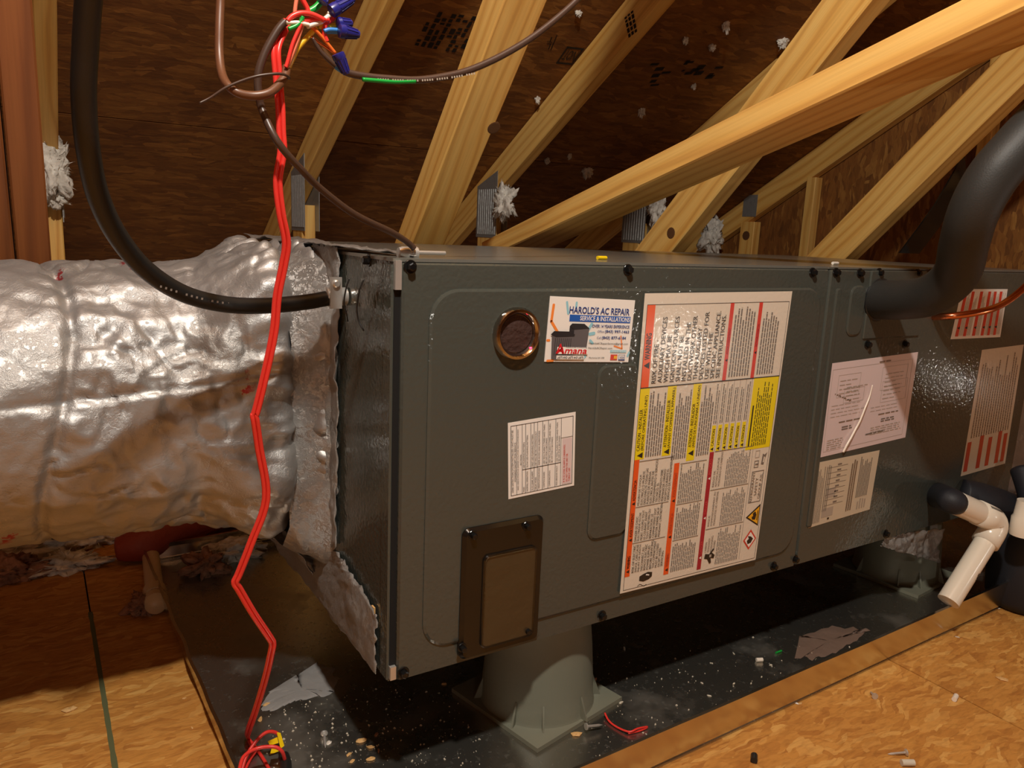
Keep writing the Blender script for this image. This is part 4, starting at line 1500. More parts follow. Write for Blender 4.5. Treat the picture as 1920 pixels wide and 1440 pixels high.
# vertical band on the end face, band along its bottom edge, cap over the top edge
tape_strip([(X0, 0.142, 0.455), (X0, 0.150, 0.098), (X0, 0.225, 0.080), (X0, 0.225, 0.455)], 'foil_tape', 'tape', dt, 0.006, 1, 60, 20, 0.005, normal=(-1, 0, 0))
tape_strip([E_(712, 1262), E_(508, 1005), E_(640, 1035), E_(714, 1152)], 'foil_tape', 'tape', dt, 0.005, 2, 60, 16, 0.006, normal=(-1, 0, 0))
tape_strip([(-0.012, 0.15, UH + 0.0004), (-0.012, 0.56, UH + 0.0004), (0.055, 0.56, UH + 0.0004), (0.030, 0.012, UH + 0.0004)], 'foil_tape', 'tape', dt, 0.006, 3, 50, 20, 0.004, normal=(0, 0, 1))
tape_strip([(-0.004, 0.575, 0.03), (-0.004, 0.23, 0.03), (-0.03, 0.24, 0.085), (-0.03, 0.56, 0.09)], 'foil_tape', 'tape', dt, 0.008, 4, 40, 14, 0.006, normal=(-1, 0, -.3))
# wrap around the joint
m = MB()
nw, na = 26, 170
for i in range(nw + 1):
    f = i / nw
    x = -0.050 + 0.049 * f
    for j in range(na):
        a = 2 * math.pi * j / na
        ca, sa = math.cos(a), math.sin(a)
        e = 6.0
        rr = 1 / ((abs(ca) ** e + abs(sa) ** e) ** (1 / e))
        y = YC + 0.018 + (0.158 + 0.030 * f) * rr * ca
        z = ZC - 0.01 + (0.180 + 0.020 * f) * rr * sa
        w = 0.016 * noise.noise(Vector((x * 16, y * 13, z * 9))) + 0.016 * (abs(noise.noise(Vector((x * 20, y * 22, z * 16)))) * -1.5 + 0.3) + 0.004 * noise.noise(Vector((x * 60, y * 50, z * 40)))
        m.v.append(Vector((x + 0.4 * w, y + w * ca, z + w * sa)))
for i in range(nw):
    for j in range(na):
        j2 = (j + 1) % na
        m.f.append((i * na + j, (i + 1) * na + j, (i + 1) * na + j2, i * na + j2))
m.build('foil_wrap', 'tape', dt, smooth='all')
# foil scrap stuck to the corner with a fleck of yellow mastic
o = MB().box((-0.004, 0.0325, 0.048), (-0.0022, 0.040, 0.072)).build('mastic_fleck', 'chip', dt)

# supply plenum, a sliver past the right end
o = thing('supply_plenum', 'brownish supply plenum just past the right end of the unit', 'plenum', (1.5, 0.3, 0.0))
MB().box((UX + 0.002, 0.012, 0.006), (UX + 0.42, UD - 0.01, UH - 0.012)).build('duct_board', 'tape', o)
tape_strip([(UX + 0.0022, 0.0115, 0.01), (UX + 0.10, 0.0115, 0.01), (UX + 0.10, 0.0115, UH - 0.02), (UX + 0.0022, 0.0115, UH - 0.02)], 'foil_tape', 'tape', o, 0.003, 9, 16, 30, 0.003, normal=(0, -1, 0))

# foil scrap and sheet metal flap under the right of the unit
fs = thing('foil_flap', 'crumpled foil scrap hanging under the unit beside the pedestal', 'foil', tuple(Y(1700, 1060, 0.02)))
tape_strip([Y(1640, 1020, 0.008), Y(1752, 1052, 0.008), Y(1758, 986, 0.008), Y(1650, 1003, 0.008)], 'crumpled_sheet', 'tape', fs, 0.014, 5, 40, 24, 0.006, normal=(0, -1, 0))
sm = MB()
a, b, c_, d = Y(1745, 986, 0.03), Y(1758, 982, 0.03), Y(1757, 1086, 0.03), Y(1744, 1090, 0.03)
sm.hexa([a, b, c_, d] + [q + Vector((0, 0.0015, 0)) for q in (a, b, c_, d)])
sm.build('metal_edge', 'steel', fs)

# ------------------------------------------------------------------ pipes on the right
pp = thing('suction_pipe', 'thick black foam insulated refrigerant pipe bending up at the right', 'pipe', tuple(Y(1645, 562, 0)))
pts = [Y(1645, 562, -0.006), Y(1690, 562, -0.05), Y(1745, 553, -0.10), Y(1792, 515, -0.14), Y(1808, 455, -0.165), Y(1826, 395, -0.185), Y(1862, 330, -0.20), Y(1915, 270, -0.215), Y(1985, 190, -0.23), Y(2060, 60, -0.25)]
MB().tube(pts, [0.029, 0.0285, 0.028, 0.028, 0.028, 0.028, 0.0285, 0.029, 0.029, 0.029], 28, sub=10).build('foam_sleeve', 'rubber', pp, smooth='all')
MB().lathe(Y(1645, 562, -0.0045), (0, -1, 0), [(0, 0.0325), (0.003, 0.0325), (0.005, 0.0305)], 28).build('grommet', 'black_cable', pp, smooth=True)
o = MB().tube([Y(1748, 594, -0.003), Y(1780, 593, -0.03), Y(1820, 588, -0.05), Y(1860, 579, -0.065), Y(1890, 564, -0.07), Y(1925, 535, -0.075), Y(1980, 480, -0.08)], 0.0056, 14).build('copper_tube', 'copper', smooth='all')
tag(o, 'bare copper tube curving past the striped label', 'pipe')

dr = thing('drain_pipe', 'white plastic drain elbow and pipe ending over the pan', 'pipe', tuple(Y(1800, 945, -0.05)))
A, B, Cc = Y(1795, 944, -0.075), Y(1872, 978, -0.095), Y(1778, 1128, -0.095)
dAB, dBC = (B - A).normalized(), (Cc - B).normalized()
MB().tube([A, A + dAB * 0.052], 0.0195, 24, smooth=False).build('coupling', 'pvc', dr, smooth=True)
MB().lathe(A - dAB * 0.010, dAB, [(0, 0.0165), (0.011, 0.0165)], 24).build('thread_end', 'pvc', dr, smooth=True)
el = [A + dAB * 0.053]
n0 = B - dAB * 0.028
n1 = B + dBC * 0.028
for q in range(9):
    t = q / 8
    el.append(n0 * (1 - t) ** 2 + B * 2 * t * (1 - t) + n1 * t * t)
el.append(B + dBC * 0.046)
MB().tube(el, 0.0210, 24, smooth=False).build('elbow', 'pvc', dr, smooth='all')
MB().tube([B + dBC * 0.044, Cc], 0.0170, 24, smooth=False).build('pipe', 'pvc', dr, smooth=True)
# printed mark lines on the elbow
pm = MB()
side = (dAB.cross(dBC)).normalized()
if side.y > 0:
    side = -side
c0 = A + dAB * 0.060
upv = side.cross(dAB).normalized()
if upv.z < 0:
    upv = -upv
for q in range(13):
    b0 = c0 + dAB * (q * 0.0024)
    a0 = math.radians(38)
    o0 = (side * math.cos(a0) + upv * math.sin(a0)) * 0.02125
    a1 = math.radians(52)
    o1 = (side * math.cos(a1) + upv * math.sin(a1)) * 0.02125
    pm.quad(b0 + o0, b0 + o0 + dAB * 0.0015, b0 + o1 + dAB * 0.0015, b0 + o1)
pm.build('printed_mark', 'p_black', dr)
pm = MB()
c0 = B.lerp(Cc, 0.60)
s2 = (dAB - dBC * dAB.dot(dBC)).normalized()
f2 = s2.cross(dBC).normalized()
if f2.y > 0:
    f2 = -f2
for q, (l, w) in enumerate(((0, 0.006), (0.006, 0.004), (0.011, 0.003))):
    a0, a1 = math.radians(10 + q * 6), math.radians(24 + q * 3)
    p_ = c0 + dBC * l
    r1, r2 = (f2 * math.cos(a0) + s2 * math.sin(a0)) * 0.01715, (f2 * math.cos(a1) + s2 * math.sin(a1)) * 0.01715
    pm.quad(p_ + r1, p_ + r1 + dBC * w, p_ + r2 + dBC * w, p_ + r2)
pm.build('printed_mark', 'p_black', dr)

it = thing('insulated_drain_line', 'black foam covered line running right behind the white elbow', 'pipe', tuple(Y(1770, 925, 0)))
MB().tube([Y(1800, 925, -0.008), Y(1840, 938, -0.028), Y(1890, 958, -0.035), Y(1960, 990, -0.04)], [0.026, 0.031, 0.034, 0.035], 24).build('foam_sleeve', 'navy_rubber', it, smooth='all')
MB().tube([Y(1758, 929, -0.006), Y(1770, 933, -0.035), A - dAB * 0.016, A - dAB * 0.006], [0.0225, 0.0215, 0.0205, 0.0195], 24).build('stub_sleeve', 'navy_rubber', it, smooth='all')
o = thing('drain_tee', 'white plastic drain fitting cut off by the right picture edge', 'pipe', tuple(Y(1925, 975, -0.12)))
MB().lathe(Y(1917, 1003, -0.12), (0, 0, 1), [(0, 0.020), (0.004, 0.0205), (0.030, 0.0205), (0.034, 0.018), (0.060, 0.0165)], 22).build('socket', 'pvc', o, smooth=True)
MB().tube([Y(1917, 985, -0.12), Y(1985, 985, -0.12)], 0.0168, 20, smooth=False).build('branch', 'pvc', o, smooth=True)
tk = thing('condensate_trap', 'round black foam wrapped trap on the floor at the right edge', 'trap', tuple(at(1935, 1170, 'z', FLOOR)))
tb = at(1932, 1155, 'z', FLOOR) + Vector((0.03, 0.03, 0))
MB().lathe(tb, (0, 0, 1), [(0, 0.040), (0.004, 0.052), (0.02, 0.060), (0.06, 0.064), (0.11, 0.064), (0.14, 0.058), (0.152, 0.045), (0.156, 0.02)], 32).build('foam_body', 'navy_rubber', tk, smooth='all')
MB().tube([tb + Vector((0, 0, 0.15)), tb + Vector((0.01, 0.02, 0.20)), tb + Vector((0.03, 0.05, 0.24))], 0.02, 16).build('neck', 'navy_rubber', tk, smooth='all')

# black plastic strap hanging behind the pipe
st = MB()
path = [(1806, 283, 0.42), (1800, 320, 0.40), (1790, 350, 0.40), (1770, 385, 0.42), (1740, 425, 0.44), (1705, 475, 0.48)]
wid = [0.014, 0.020, 0.028, 0.036, 0.044, 0.052]
pl = [Y(px, py, y) for px, py, y in path]
sv = []
for k, p in enumerate(pl):
    w = wid[k]
    for dx, dy in ((-w, -0.001), (w, -0.001), (w, 0.003), (-w, 0.003)):
        st.v.append(p + Vector((dx, dy + 0.006 * math.sin(k * 2 + dx * 90), 0)))
for k in range(len(pl) - 1):
    for j in range(4):
        j2 = (j + 1) % 4
        st.f.append((k * 4 + j, k * 4 + j2, (k + 1) * 4 + j2, (k + 1) * 4 + j))
st.f += [(3, 2, 1, 0), tuple((len(pl) - 1) * 4 + j for j in range(4))]
tag(st.build('hanging_strap', 'black_gloss', smooth=True), 'black plastic strap hanging behind the insulated pipe', 'strap')

# ------------------------------------------------------------------ cables
cb = thing('power_cable', 'heavy black power cable sweeping down to the clamp at the unit end', 'cable', tuple(E_(615, 560)))
pts = [(172, -60, -0.10), (166, 0, -0.09), (160, 90, -0.075), (157, 180, -0.06), (165, 280, -0.04), (185, 370, -0.01), (222, 445, 0.02), (275, 507, 0.05), (345, 551, 0.08), (425, 571, 0.10), (500, 573, 0.115), (570, 567, 0.122), (615, 559, 0.126), (632, 555, 0.130)]
MB().tube([Y(a, b, c) for a, b, c in pts], 0.0083, 16, sub=8).build('jacket', 'black_cable', cb, smooth='all')
# printed jacket lettering, a row of small dashes
pr = MB()
for k in range(30):
    t = k / 29
    px = 300 + 280 * t
    py = 537 + 34 * math.sin(min(1, t * 1.7) * math.pi / 2) + (-6 * max(0, t - 0.6) / 0.4)
    y = 0.062 + 0.085 * t
    if k % 5 == 4:
        continue
    p = Y(px, py, y - 0.0088)
    v = (CAM - p).normalized()
    e = (Y(px + 6, py + 1, y - 0.0088) - p)
    up_ = v.cross(e).normalized() * 0.0010
    pr.quad(p - up_, p + e * 0.6 - up_, p + e * 0.6 + up_, p + up_)
pr.build('jacket_lettering', 'p_grey', cb)
kc = thing('cable_connector', 'bright zinc connector holding the black cable to the unit end', 'clamp', tuple(E_(622, 550)))
p = Y(612, 556, 0.128)
MB().lathe(Vector((p.x - 0.002, p.y, p.z)), (1, 0, 0), [(0, 0.0095), (0.001, 0.0108), (0.014, 0.0108), (0.015, 0.010), (0.024, 0.010)], 20).build('body', 'steel', kc, smooth=True)
MB().box((p.x + 0.000, p.y - 0.0135, p.z - 0.012), (p.x + 0.013, p.y - 0.0105, p.z + 0.022)).build('strap', 'steel', kc)
MB().lathe(Vector((p.x + 0.0065, p.y - 0.0130, p.z + 0.015)), (0, -1, 0), [(0, 0.0042), (0.003, 0.0042), (0.004, 0.003)], 12).build('screw', 'steel', kc, smooth=True)
for q, pxs in enumerate((((655, 522), (648, 545), (645, 570), (650, 590), (652, 602)), ((682, 524), (674, 545), (669, 575), (672, 600), (682, 620)))):
    o = MB().tube([at(px, py, 'x', -0.010 - 0.004 * math.sin(i)) for i, (px, py) in enumerate(pxs)], 0.0009, 6).build('tie_wire', 'black_cable', smooth='all')
    tag(o, ('thin black tie wire curling beside the zinc connector', 'longer thin black tie wire nearer the unit corner')[q], 'wire')

YB = -0.05


def wires(name, label, cat, specs, mat=None, group=None):
    t = None
    return t


def S(X, Yp):
    return (340 + X / 4.8, Yp / 4.8)


def cable(name, label, pts, r, mat, n=10, group=None):
    o = MB().tube([Y(a, b, c) for a, b, c in pts], r, n).build(name, mat, smooth='all')
    return tag(o, label, 'cable', group)


def sp(lst, y=YB):
    return [S(a, b) + ((c[0] if c else y),) for a, b, *c in lst]


cable('thermostat_cable', 'dark brown cable from the wire bundle down to the lid clamp',
      sp([(935, 195), (865, 275), (765, 450), (702, 620), (688, 750), (700, 870), (725, 980)]) + [(509, 246, -0.06), (530, 279, -0.062), (563, 316, -0.055), (600, 353, -0.04), (665, 402, -0.02), (735, 436, 0.005), (766, 456, 0.018), (776, 466, 0.02)], 0.0031, 'brown_cable')
cable('thermostat_cable', 'light brown cable looping under the wire bundle from above', [(413, -40, -0.02)] + sp([(352, 0, -0.02), (343, 250, -0.025), (342, 480, -0.03), (365, 660, -0.04), (420, 770, -0.055), (520, 840, -0.06), (660, 862, -0.065), (790, 835, -0.065), (880, 760, -0.06), (935, 680, -0.055), (945, 605, -0.05)]), 0.0034, 'brown_cable2')
rc = thing('thermostat_cable', 'dark brown cable rising to the right from the wire bundle', 'cable', tuple(Y(760, 150, YB)))
rp = sp([(1180, 340), (1260, 470), (1400, 600), (1500, 655), (1640, 685)]) + [(720, 147, YB), (782, 150, YB), (840, 142, YB), (887, 129, YB), (949, 100, YB), (1012, 60, YB), (1082, 0, YB), (1130, -60, YB)]
MB().tube([Y(*q) for q in rp], [0.0014, 0.0018, 0.0024] + [0.0031] * (len(rp) - 3), 10).build('jacket', 'brown_cable', rc, smooth='all')
pr = MB()
for k in range(40):
    t = k / 39
    px = 708 + 180 * t
    i0 = t
    py = 148.5 + 3 * math.sin(t * math.pi * 0.9) - 22 * max(0, t - 0.35) ** 1.5
    if k % 6 == 5:
        continue
    p = Y(px, py, YB - 0.0033)
    e = Y(px + 2.6, py - 0.1 - 0.5 * max(0, t - 0.3), YB - 0.0033) - p
    v = (CAM - p).normalized()
    up_ = v.cross(e).normalized() * 0.0008
    pr.quad(p - up_, p + e - up_, p + e + up_, p + up_)
pr.build('jacket_lettering', 'p_lgrey', rc)
cable('bare_wire', 'thin dark wire sticking out left with a bare copper end', sp([(165, 928, -0.06), (260, 880, -0.06), (400, 790, -0.062), (560, 722, -0.064), (700, 682, -0.066), (850, 664, -0.066), (930, 672, -0.064), (970, 700, -0.058), (920, 700, -0.052)]), [0.0009, 0.0009] + [0.0011] * 7, 'brown_cable', 8)

# long red pair hanging from the bundle into the pan
red = [S(960, 190) + (-0.045,), S(905, 300) + (-0.045,), S(862, 400) + (-0.048,), S(852, 500) + (-0.05,), S(868, 700) + (-0.05,), S(890, 950) + (-0.05,), (527, 245, -0.05), (529, 285, -0.05), (521, 340, -0.048), (527, 400, -0.045), (537, 455, -0.04), (531, 500, -0.035), (520, 555, -0.03), (514, 620, -0.025), (500, 690, -0.02), (481, 768, -0.013), (477, 779, -0.012), (479, 792, -0.011), (486, 840, -0.005), (499, 935, 0.005), (470, 1020, 0.015), (448, 1076, 0.023), (441, 1092, 0.025), (449, 1106, 0.027), (475, 1150, 0.035), (506, 1196, 0.047), (511, 1207, 0.05), (509, 1222, 0.054), (498, 1270, 0.075), (480, 1330, 0.115), (466, 1370, 0.15)]
rw = thing('red_wire_pair', 'long red twin wire hanging from the bundle down into the pan', 'wire', tuple(at(470, 1385, 'z', FLOOR + 0.004)))
zf = FLOOR + 0.0058
gp = lambda a, b, z=zf: at(a, b, 'z', z)
base = [Y(*q) for q in red]
for s, tail in ((-1, [gp(464, 1382), gp(478, 1400), gp(495, 1425, zf + 0.0), gp(520, 1470)]), (1, [gp(466, 1384), gp(470, 1396), gp(480, 1405, zf + 0.004), gp(468, 1425), gp(450, 1465)])):
    P = []
    for k, p in enumerate(base):
        d = base[min(k + 1, len(base) - 1)] - base[max(k - 1, 0)]
        v = (p - CAM).normalized()
        sd = d.cross(v).normalized()
        P.append(p + sd * s * 0.0019)
    MB().tube(P + tail, 0.0020, 10).build('conductor', 'red_wire', rw, smooth='all')
lp = thing('red_wire_loop', 'red wire loop with a yellow tag at the bottom of the pan', 'wire', tuple(gp(500, 1400)))
MB().tube([gp(452, 1450), gp(462, 1418, zf + 0.012), gp(480, 1390, zf + 0.022), gp(500, 1373, zf + 0.026), gp(518, 1374, zf + 0.020), gp(526, 1385, zf + 0.012)], 0.0021, 10).build('conductor', 'red_wire', lp, smooth='all')
MB().tube([gp(448, 1450, zf + 0.03), gp(456, 1420, zf + 0.034), gp(480, 1404, zf + 0.034), gp(512, 1400, zf + 0.034), gp(528, 1408, zf + 0.028), gp(534, 1424, zf + 0.014)], 0.0021, 10).build('conductor', 'red_wire', lp, smooth='all')
q0, q1, q2, q3 = gp(519, 1373, zf + .02), gp(526, 1374, zf + .02), gp(533, 1398, zf + .02), gp(526, 1404, zf + .02)
off = (CAM - q0).normalized() * 0.006
MB().hexa([q0, q1, q2, q3] + [q + off for q in (q0, q1, q2, q3)]).build('tag_fold', 'y_tag', lp)
for tri in (((502, 1390), (522, 1381), (522, 1393), (506, 1398)), ((506, 1415), (509, 1404), (525, 1402), (524, 1408))):
    q = [gp(a, b, zf + .018) for a, b in tri]
    MB().hexa(q + [w + off * 0.2 for w in q]).build('tag_flag', 'y_tag', lp)
MB().tube([gp(532, 1418, zf + 0.008), gp(536, 1432, zf + 0.008), gp(536, 1460, zf + 0.008)], 0.0065, 12).build('splice_sleeve', 'black_cable', lp, smooth='all')

# small coloured conductors in the bundle
bun = [
    ('red_wire', [(955, 190), (1000, 145), (1080, 118), (1180, 130), (1290, 182)], 'w_red', 0.0021, 'red conductor arching over the top of the bundle'),
    ('red_wire', [(1060, 200), (1140, 182), (1240, 175), (1330, 180)], 'w_red', 0.0019, 'red conductor lying straight across the bundle'),
    ('red_wire', [(1395, 100), (1365, 165), (1310, 210), (1288, 260), (1290, 320), (1312, 375)], 'w_red', 0.0020, 'red conductor hooking down from the large wire nut'),
    ('red_wire', [(1075, -30), (1110, 30), (1135, 80), (1140, 115)], 'w_red', 0.0021, 'red conductor entering the bundle from the picture top'),
    ('pink_wire', [(1042, -30), (1030, 40), (1020, 120)], 'w_pink', 0.0016, 'pale pink conductor entering from the picture top'),
    ('red_wire', [(1090, 190), (1050, 280), (1000, 400), (955, 560), (940, 605)], 'w_red', 0.0015, 'thin red conductor dropping to the light brown cable'),
    ('pink_wire', [(1100, 195), (1070, 290), (1025, 420), (965, 570), (945, 610)], 'w_pink', 0.0015, 'pink conductor dropping to the light brown cable'),
    ('cream_wire', [(1085, 165), (1062, 300), (1030, 430), (985, 560), (955, 610)], 'w_cream', 0.0017, 'cream conductor dropping to the light brown cable'),
    ('yellow_wire', [(1215, 245), (1120, 350), (1045, 440), (1005, 520), (965, 605)], 'w_yellow', 0.0021, 'yellow conductor slanting down to the light brown cable'),
    ('green_wire', [(1260, -20), (1245, 30), (1200, 75), (1140, 108)], 'w_green', 0.0026, 'bright green conductor curving in at the picture top'),
    ('green_wire', [(1092, 150), (1075, 195), (1030, 235), (965, 262)], 'w_green', 0.0017, 'short green conductor beside the dark brown cable end'),
    ('blue_wire', [(1285, 282), (1340, 268), (1440, 276)], 'w_blue', 0.0018, 'upper light blue conductor entering the wire nut'),
    ('blue_wire', [(1285, 288), (1350, 284), (1440, 290)], 'w_blue', 0.0018, 'lower light blue conductor entering the wire nut'),
    ('yellow_wire', [(1240, 235), (1300, 225), (1350, 240), (1395, 232)], 'w_yellow', 0.0024, 'short yellow conductor between the blue wire nuts'),
    ('white_wire', [(1340, 120), (1300, 165), (1240, 205), (1180, 215)], 'w_white', 0.0022, 'white conductor below the large wire nut'),
    ('white_wire', [(945, 200), (990, 205), (1060, 205), (1150, 225)], 'w_white', 0.0016, 'white conductor leaving the dark brown cable end'),
    ('white_wire', [(1130, 240), (1190, 220), (1260, 195), (1330, 140)], 'w_white', 0.0018, 'second white conductor crossing the middle of the bundle'),
    ('orange_wire', [(1140, 215), (1200, 265), (1280, 350), (1385, 480)], 'w_orange', 0.0015, 'orange conductor running to the lowest wire nut'),
    ('copper_strand', [(1165, 325), (1230, 380), (1300, 425), (1390, 490)], 'copper', 0.0012, 'bare copper strand running to the lowest wire nut'),
    ('cream_wire', [(1275, 420), (1320, 490), (1390, 560)], 'w_cream', 0.0014, 'cream conductor entering the lowest wire nut'),
    ('green_wire', None, 'w_green', 0.0017, 'long green conductor lying along the right hand cable'),
    ('blue_wire', [(1385, 605), (1410, 625), (1440, 640)], 'w_blue', 0.0014, 'short grey blue conductor under the lowest wire nut'),
]
M['w_red'] = M['red_wire']
for i, (nm, pts, mt, r, lb) in enumerate(bun):
    if pts is None:
        P = [Y(640 + 40, 149, YB - 0.003), Y(705, 151, YB - 0.003), Y(740, 153.5, YB - 0.002), Y(779, 152.5, YB - 0.002)]
    else:
        yy = YB - 0.004 + 0.0023 * (i % 5) - 0.003
        P = [Y(*S(a, b), yy) for a, b in pts]
    tag(MB().tube(P, r, 8).build(nm, mt, smooth='all'), lb, 'wire')


def nut(a, b, r, label, y=YB - 0.006):
    A, B = Y(*S(*a), y), Y(*S(*b), y)
    d = B - A
    L = d.length
    t = thing('wire_nut', label, 'wire nut', tuple(A), 'blue wire nuts')
    MB().lathe(A, d, [(0, r * 0.8), (0.0005, r), (L * 0.25, r * 1.02), (L * 0.3, r * 0.92), (L * 0.9, r * 0.62), (L, r * 0.5)], 18).build('cap', 'nut', t, smooth=True)
    ax = d.normalized()
    ref = Vector((0, 0, 1))
    s1 = (ref - ax * ref.dot(ax)).normalized()
    s2 = ax.cross(s1)
    for k in range(10):
        an = 2 * math.pi * k / 10
        o = s1 * math.cos(an) + s2 * math.sin(an)
        w = ax.cross(o) * r * 0.10
        p0, p1 = A + d * 0.32 + o * r * 0.86, A + d * 0.9 + o * r * 0.58
        q = o * r * 0.13
        MB().hexa([p0 - w, p0 + w, p1 + w, p1 - w, p0 - w + q, p0 + w + q, p1 + w + q, p1 - w + q]).build('grip_rib', 'nut', t)
    return t


nut((1345, 105), (1550, -12), 0.0052, 'large blue wire nut pointing up at the top of the bundle')
nut((1405, 215), (1535, 210), 0.0050, 'short blue wire nut in the middle of the right side')
nut((1420, 275), (1600, 312), 0.0054, 'blue wire nut fed by two light blue wires', YB - 0.012)
nut((1405, 480), (1488, 668), 0.0052, 'lowest blue wire nut beside the right hand cable', YB - 0.014)
nut((1262, 25), (1300, -60), 0.0046, 'dark blue wire nut cut off by the picture top')


# ------------------------------------------------------------------ insulation tufts
def tuft(c, size, label, mat='tuft', seed=0, strands=60, group='insulation tufts'):
    import bmesh
    bm = bmesh.new()
    bmesh.ops.create_icosphere(bm, subdivisions=4, radius=1)
    s = Vector(size)
    for v in bm.verts:
        d = v.co.normalized()
        w = 1 + 0.7 * noise.noise(d * 1.6 + Vector((seed * 3.1, 0, 0))) + 0.6 * noise.noise(d * 3.7 + Vector((0, seed * 1.7, 0))) + 0.4 * noise.noise(d * 8 + Vector((0, 0, seed))) + 0.12 * noise.noise(d * 21)
        v.co = Vector((d.x * s.x, d.y * s.y, d.z * s.z)) * w
    m = MB()
    m.v = [v.co + Vector(c) for v in bm.verts]
    m.f = [tuple(v.index for v in f.verts) for f in bm.faces]
    rnd = random.Random(seed)
    body = list(m.v)
    mean = max(s) * 0.5
    for k in range(strands):
        p = body[rnd.randrange(len(body))]
        d = (p - Vector(c)).normalized() + Vector((rnd.uniform(-.5, .5), rnd.uniform(-.5, .5), rnd.uniform(-.9, .3)))
        d.normalize()
        e = p + d * mean * rnd.uniform(0.3, 0.9)
        w = Vector((rnd.uniform(-1, 1), rnd.uniform(-1, 1), rnd.uniform(-1, 1))).normalized() * mean * 0.05
        i = len(m.v)
        q = p - d * mean * 0.1
        w2 = w.cross(d).normalized() * w.length
        m.v += [q - w, q + w, q + w2 * 1.5, e]
        m.f += [(i, i + 1, i + 3), (i + 1, i + 2, i + 3), (i + 2, i, i + 3), (i, i + 2, i + 1)]
    bm.free()
    o = m.build('insulation_tuft', mat, smooth='all')
    return tag(o, label, 'insulation', group)


def V_(px, py, x):
    return at(px, py, 'x', x)


tuft(Y(97, 318, 1.40), (0.034, 0.02, 0.055), 'large white fibre tuft on the leftmost truss joint', seed=1, strands=120)
tuft(Y(105, 372, 1.41), (0.018, 0.012, 0.018), 'small grey fibre wisp under the leftmost large tuft', seed=12, strands=60)
tuft(V_(945, 382, T2 - 0.045), (0.02, 0.045, 0.045), 'white fibre tuft on the second gusset plate', seed=2, strands=160)
tuft(V_(1232, 393, T3 - 0.045), (0.02, 0.035, 0.055), 'white fibre tuft beside the leaning web of the right truss', seed=3, strands=80)
tuft(V_(1335, 443, T4 - 0.10), (0.03, 0.05, 0.06), 'white fibre clump low on the gable studs', seed=4, strands=60)
for k, (px, py, s, lb) in enumerate(((1468, 78, 0.020, 'bright white fibre tuft on the deck at upper right'), (1101, 320, 0.022, 'white fibre tuft on the deck above the flat brace'), (1362, 47, 0.013, 'faint fibre wisp at the top of the dark deck bay'),
                                   (1335, 88, 0.013, 'faint fibre wisp beside the black stamp marks'), (1285, 75, 0.010, 'tiny fibre wisp left of the stamp marks'), (1203, 208, 0.013, 'faint fibre wisp in the middle of the dark deck bay'),
                                   (1301, 162, 0.011, 'small fibre wisp under the black stamp marks'), (1026, 300, 0.010, 'faint fibre wisp beside the middle chord'), (1068, 292, 0.008, 'tiny fibre wisp right of the middle chord'),
                                   (1085, 25, 0.010, 'pale splinter fluff near the top of the middle bay'), (1008, 187, 0.010, 'pale curled splinter on the deck left of the middle chord'))):
    tuft(deck_at(px, py, 0.004), (s * 0.75, s * 0.5, s * (0.7 + 0.35 * (k % 3))), lb, seed=20 + k, strands=40)
# things on the floor under the duct
F = lambda px, py, z=FLOOR: at(px, py, 'z', z)
tuft(F(125, 1066) + Vector((0, 0, .008)), (0.055, 0.03, 0.014), 'pale fibre clump on the floor under the duct', 'tuft', 31, 120)
tuft(F(20, 1085) + Vector((0, 0, .014)), (0.05, 0.03, 0.024), 'brown fibre clump at the left edge under the duct', 'tuft_brown', 32, 60)
tuft(F(272, 1142) + Vector((0, 0, .008)), (0.022, 0.03, 0.014), 'brown fibre wad beside the floor pipe elbow', 'tuft_brown', 33, 80)
tuft(F(385, 1075) + Vector((0, 0, .016)), (0.035, 0.03, 0.022), 'dark red fibre clump inside the far corner of the pan', 'tuft_brown', 34, 30)
tuft(F(440, 1045) + Vector((0, 0, .012)), (0.05, 0.03, 0.018), 'pale fibre clump at the far wall of the pan', 'tuft', 35, 30)
tuft(F(60, 1035) + Vector((0, 0, .012)), (0.12, 0.03, 0.02), 'long pale fibre roll at the far left under the duct', 'tuft', 36, 60)
tuft(F(170, 1020) + Vector((0, 0, .012)), (0.05, 0.025, 0.018), 'pale fibre roll left of the red duct', 'tuft', 37, 40)

fd = thing('red_flex_pipe', 'dull red flexible pipe lying behind the pan corner', 'pipe', tuple(F(280, 1030)))
MB().tube([F(222, 1056) + Vector((0, 0, 0.028)), F(275, 1050) + Vector((0, 0, 0.034)), F(330, 1034) + Vector((0, 0.02, 0.036)), F(420, 1015) + Vector((0, .06, .040)), F(520, 1005) + Vector((0, .1, .040))], [0.022, 0.033, 0.034, 0.035, 0.035], 22).build('sleeve', 'pinkduct', fd, smooth='all')
fp = thing('floor_drain_pipe', 'dusty beige pipe with an elbow beside the pan left lip', 'pipe', tuple(F(315, 1150)))
a, b = F(303, 1035) + Vector((-.020, 0, 0.016)), F(313, 1125) + Vector((-.018, 0, 0.016))
MB().tube([a, b], 0.0145, 20, smooth=False).build('pipe', 'pvc_dirty', fp, smooth=True)
d_ = (b - a).normalized()
MB().tube([b - d_ * 0.01, b + d_ * 0.016], 0.0185, 20, smooth=False).build('elbow_socket', 'pvc_dirty', fp, smooth=True)
MB().tube([b + d_ * 0.008 + Vector((0, 0, -0.004)), b + d_ * 0.030 + Vector((0.0, 0, -0.001)), b + d_ * 0.046 + Vector((0.0, 0, 0.004))], [0.0175, 0.0200, 0.0165], 20).build('elbow', 'pvc_dirty', fp, smooth='all')

# ------------------------------------------------------------------ small debris
ZP = FLOOR + 0.0026


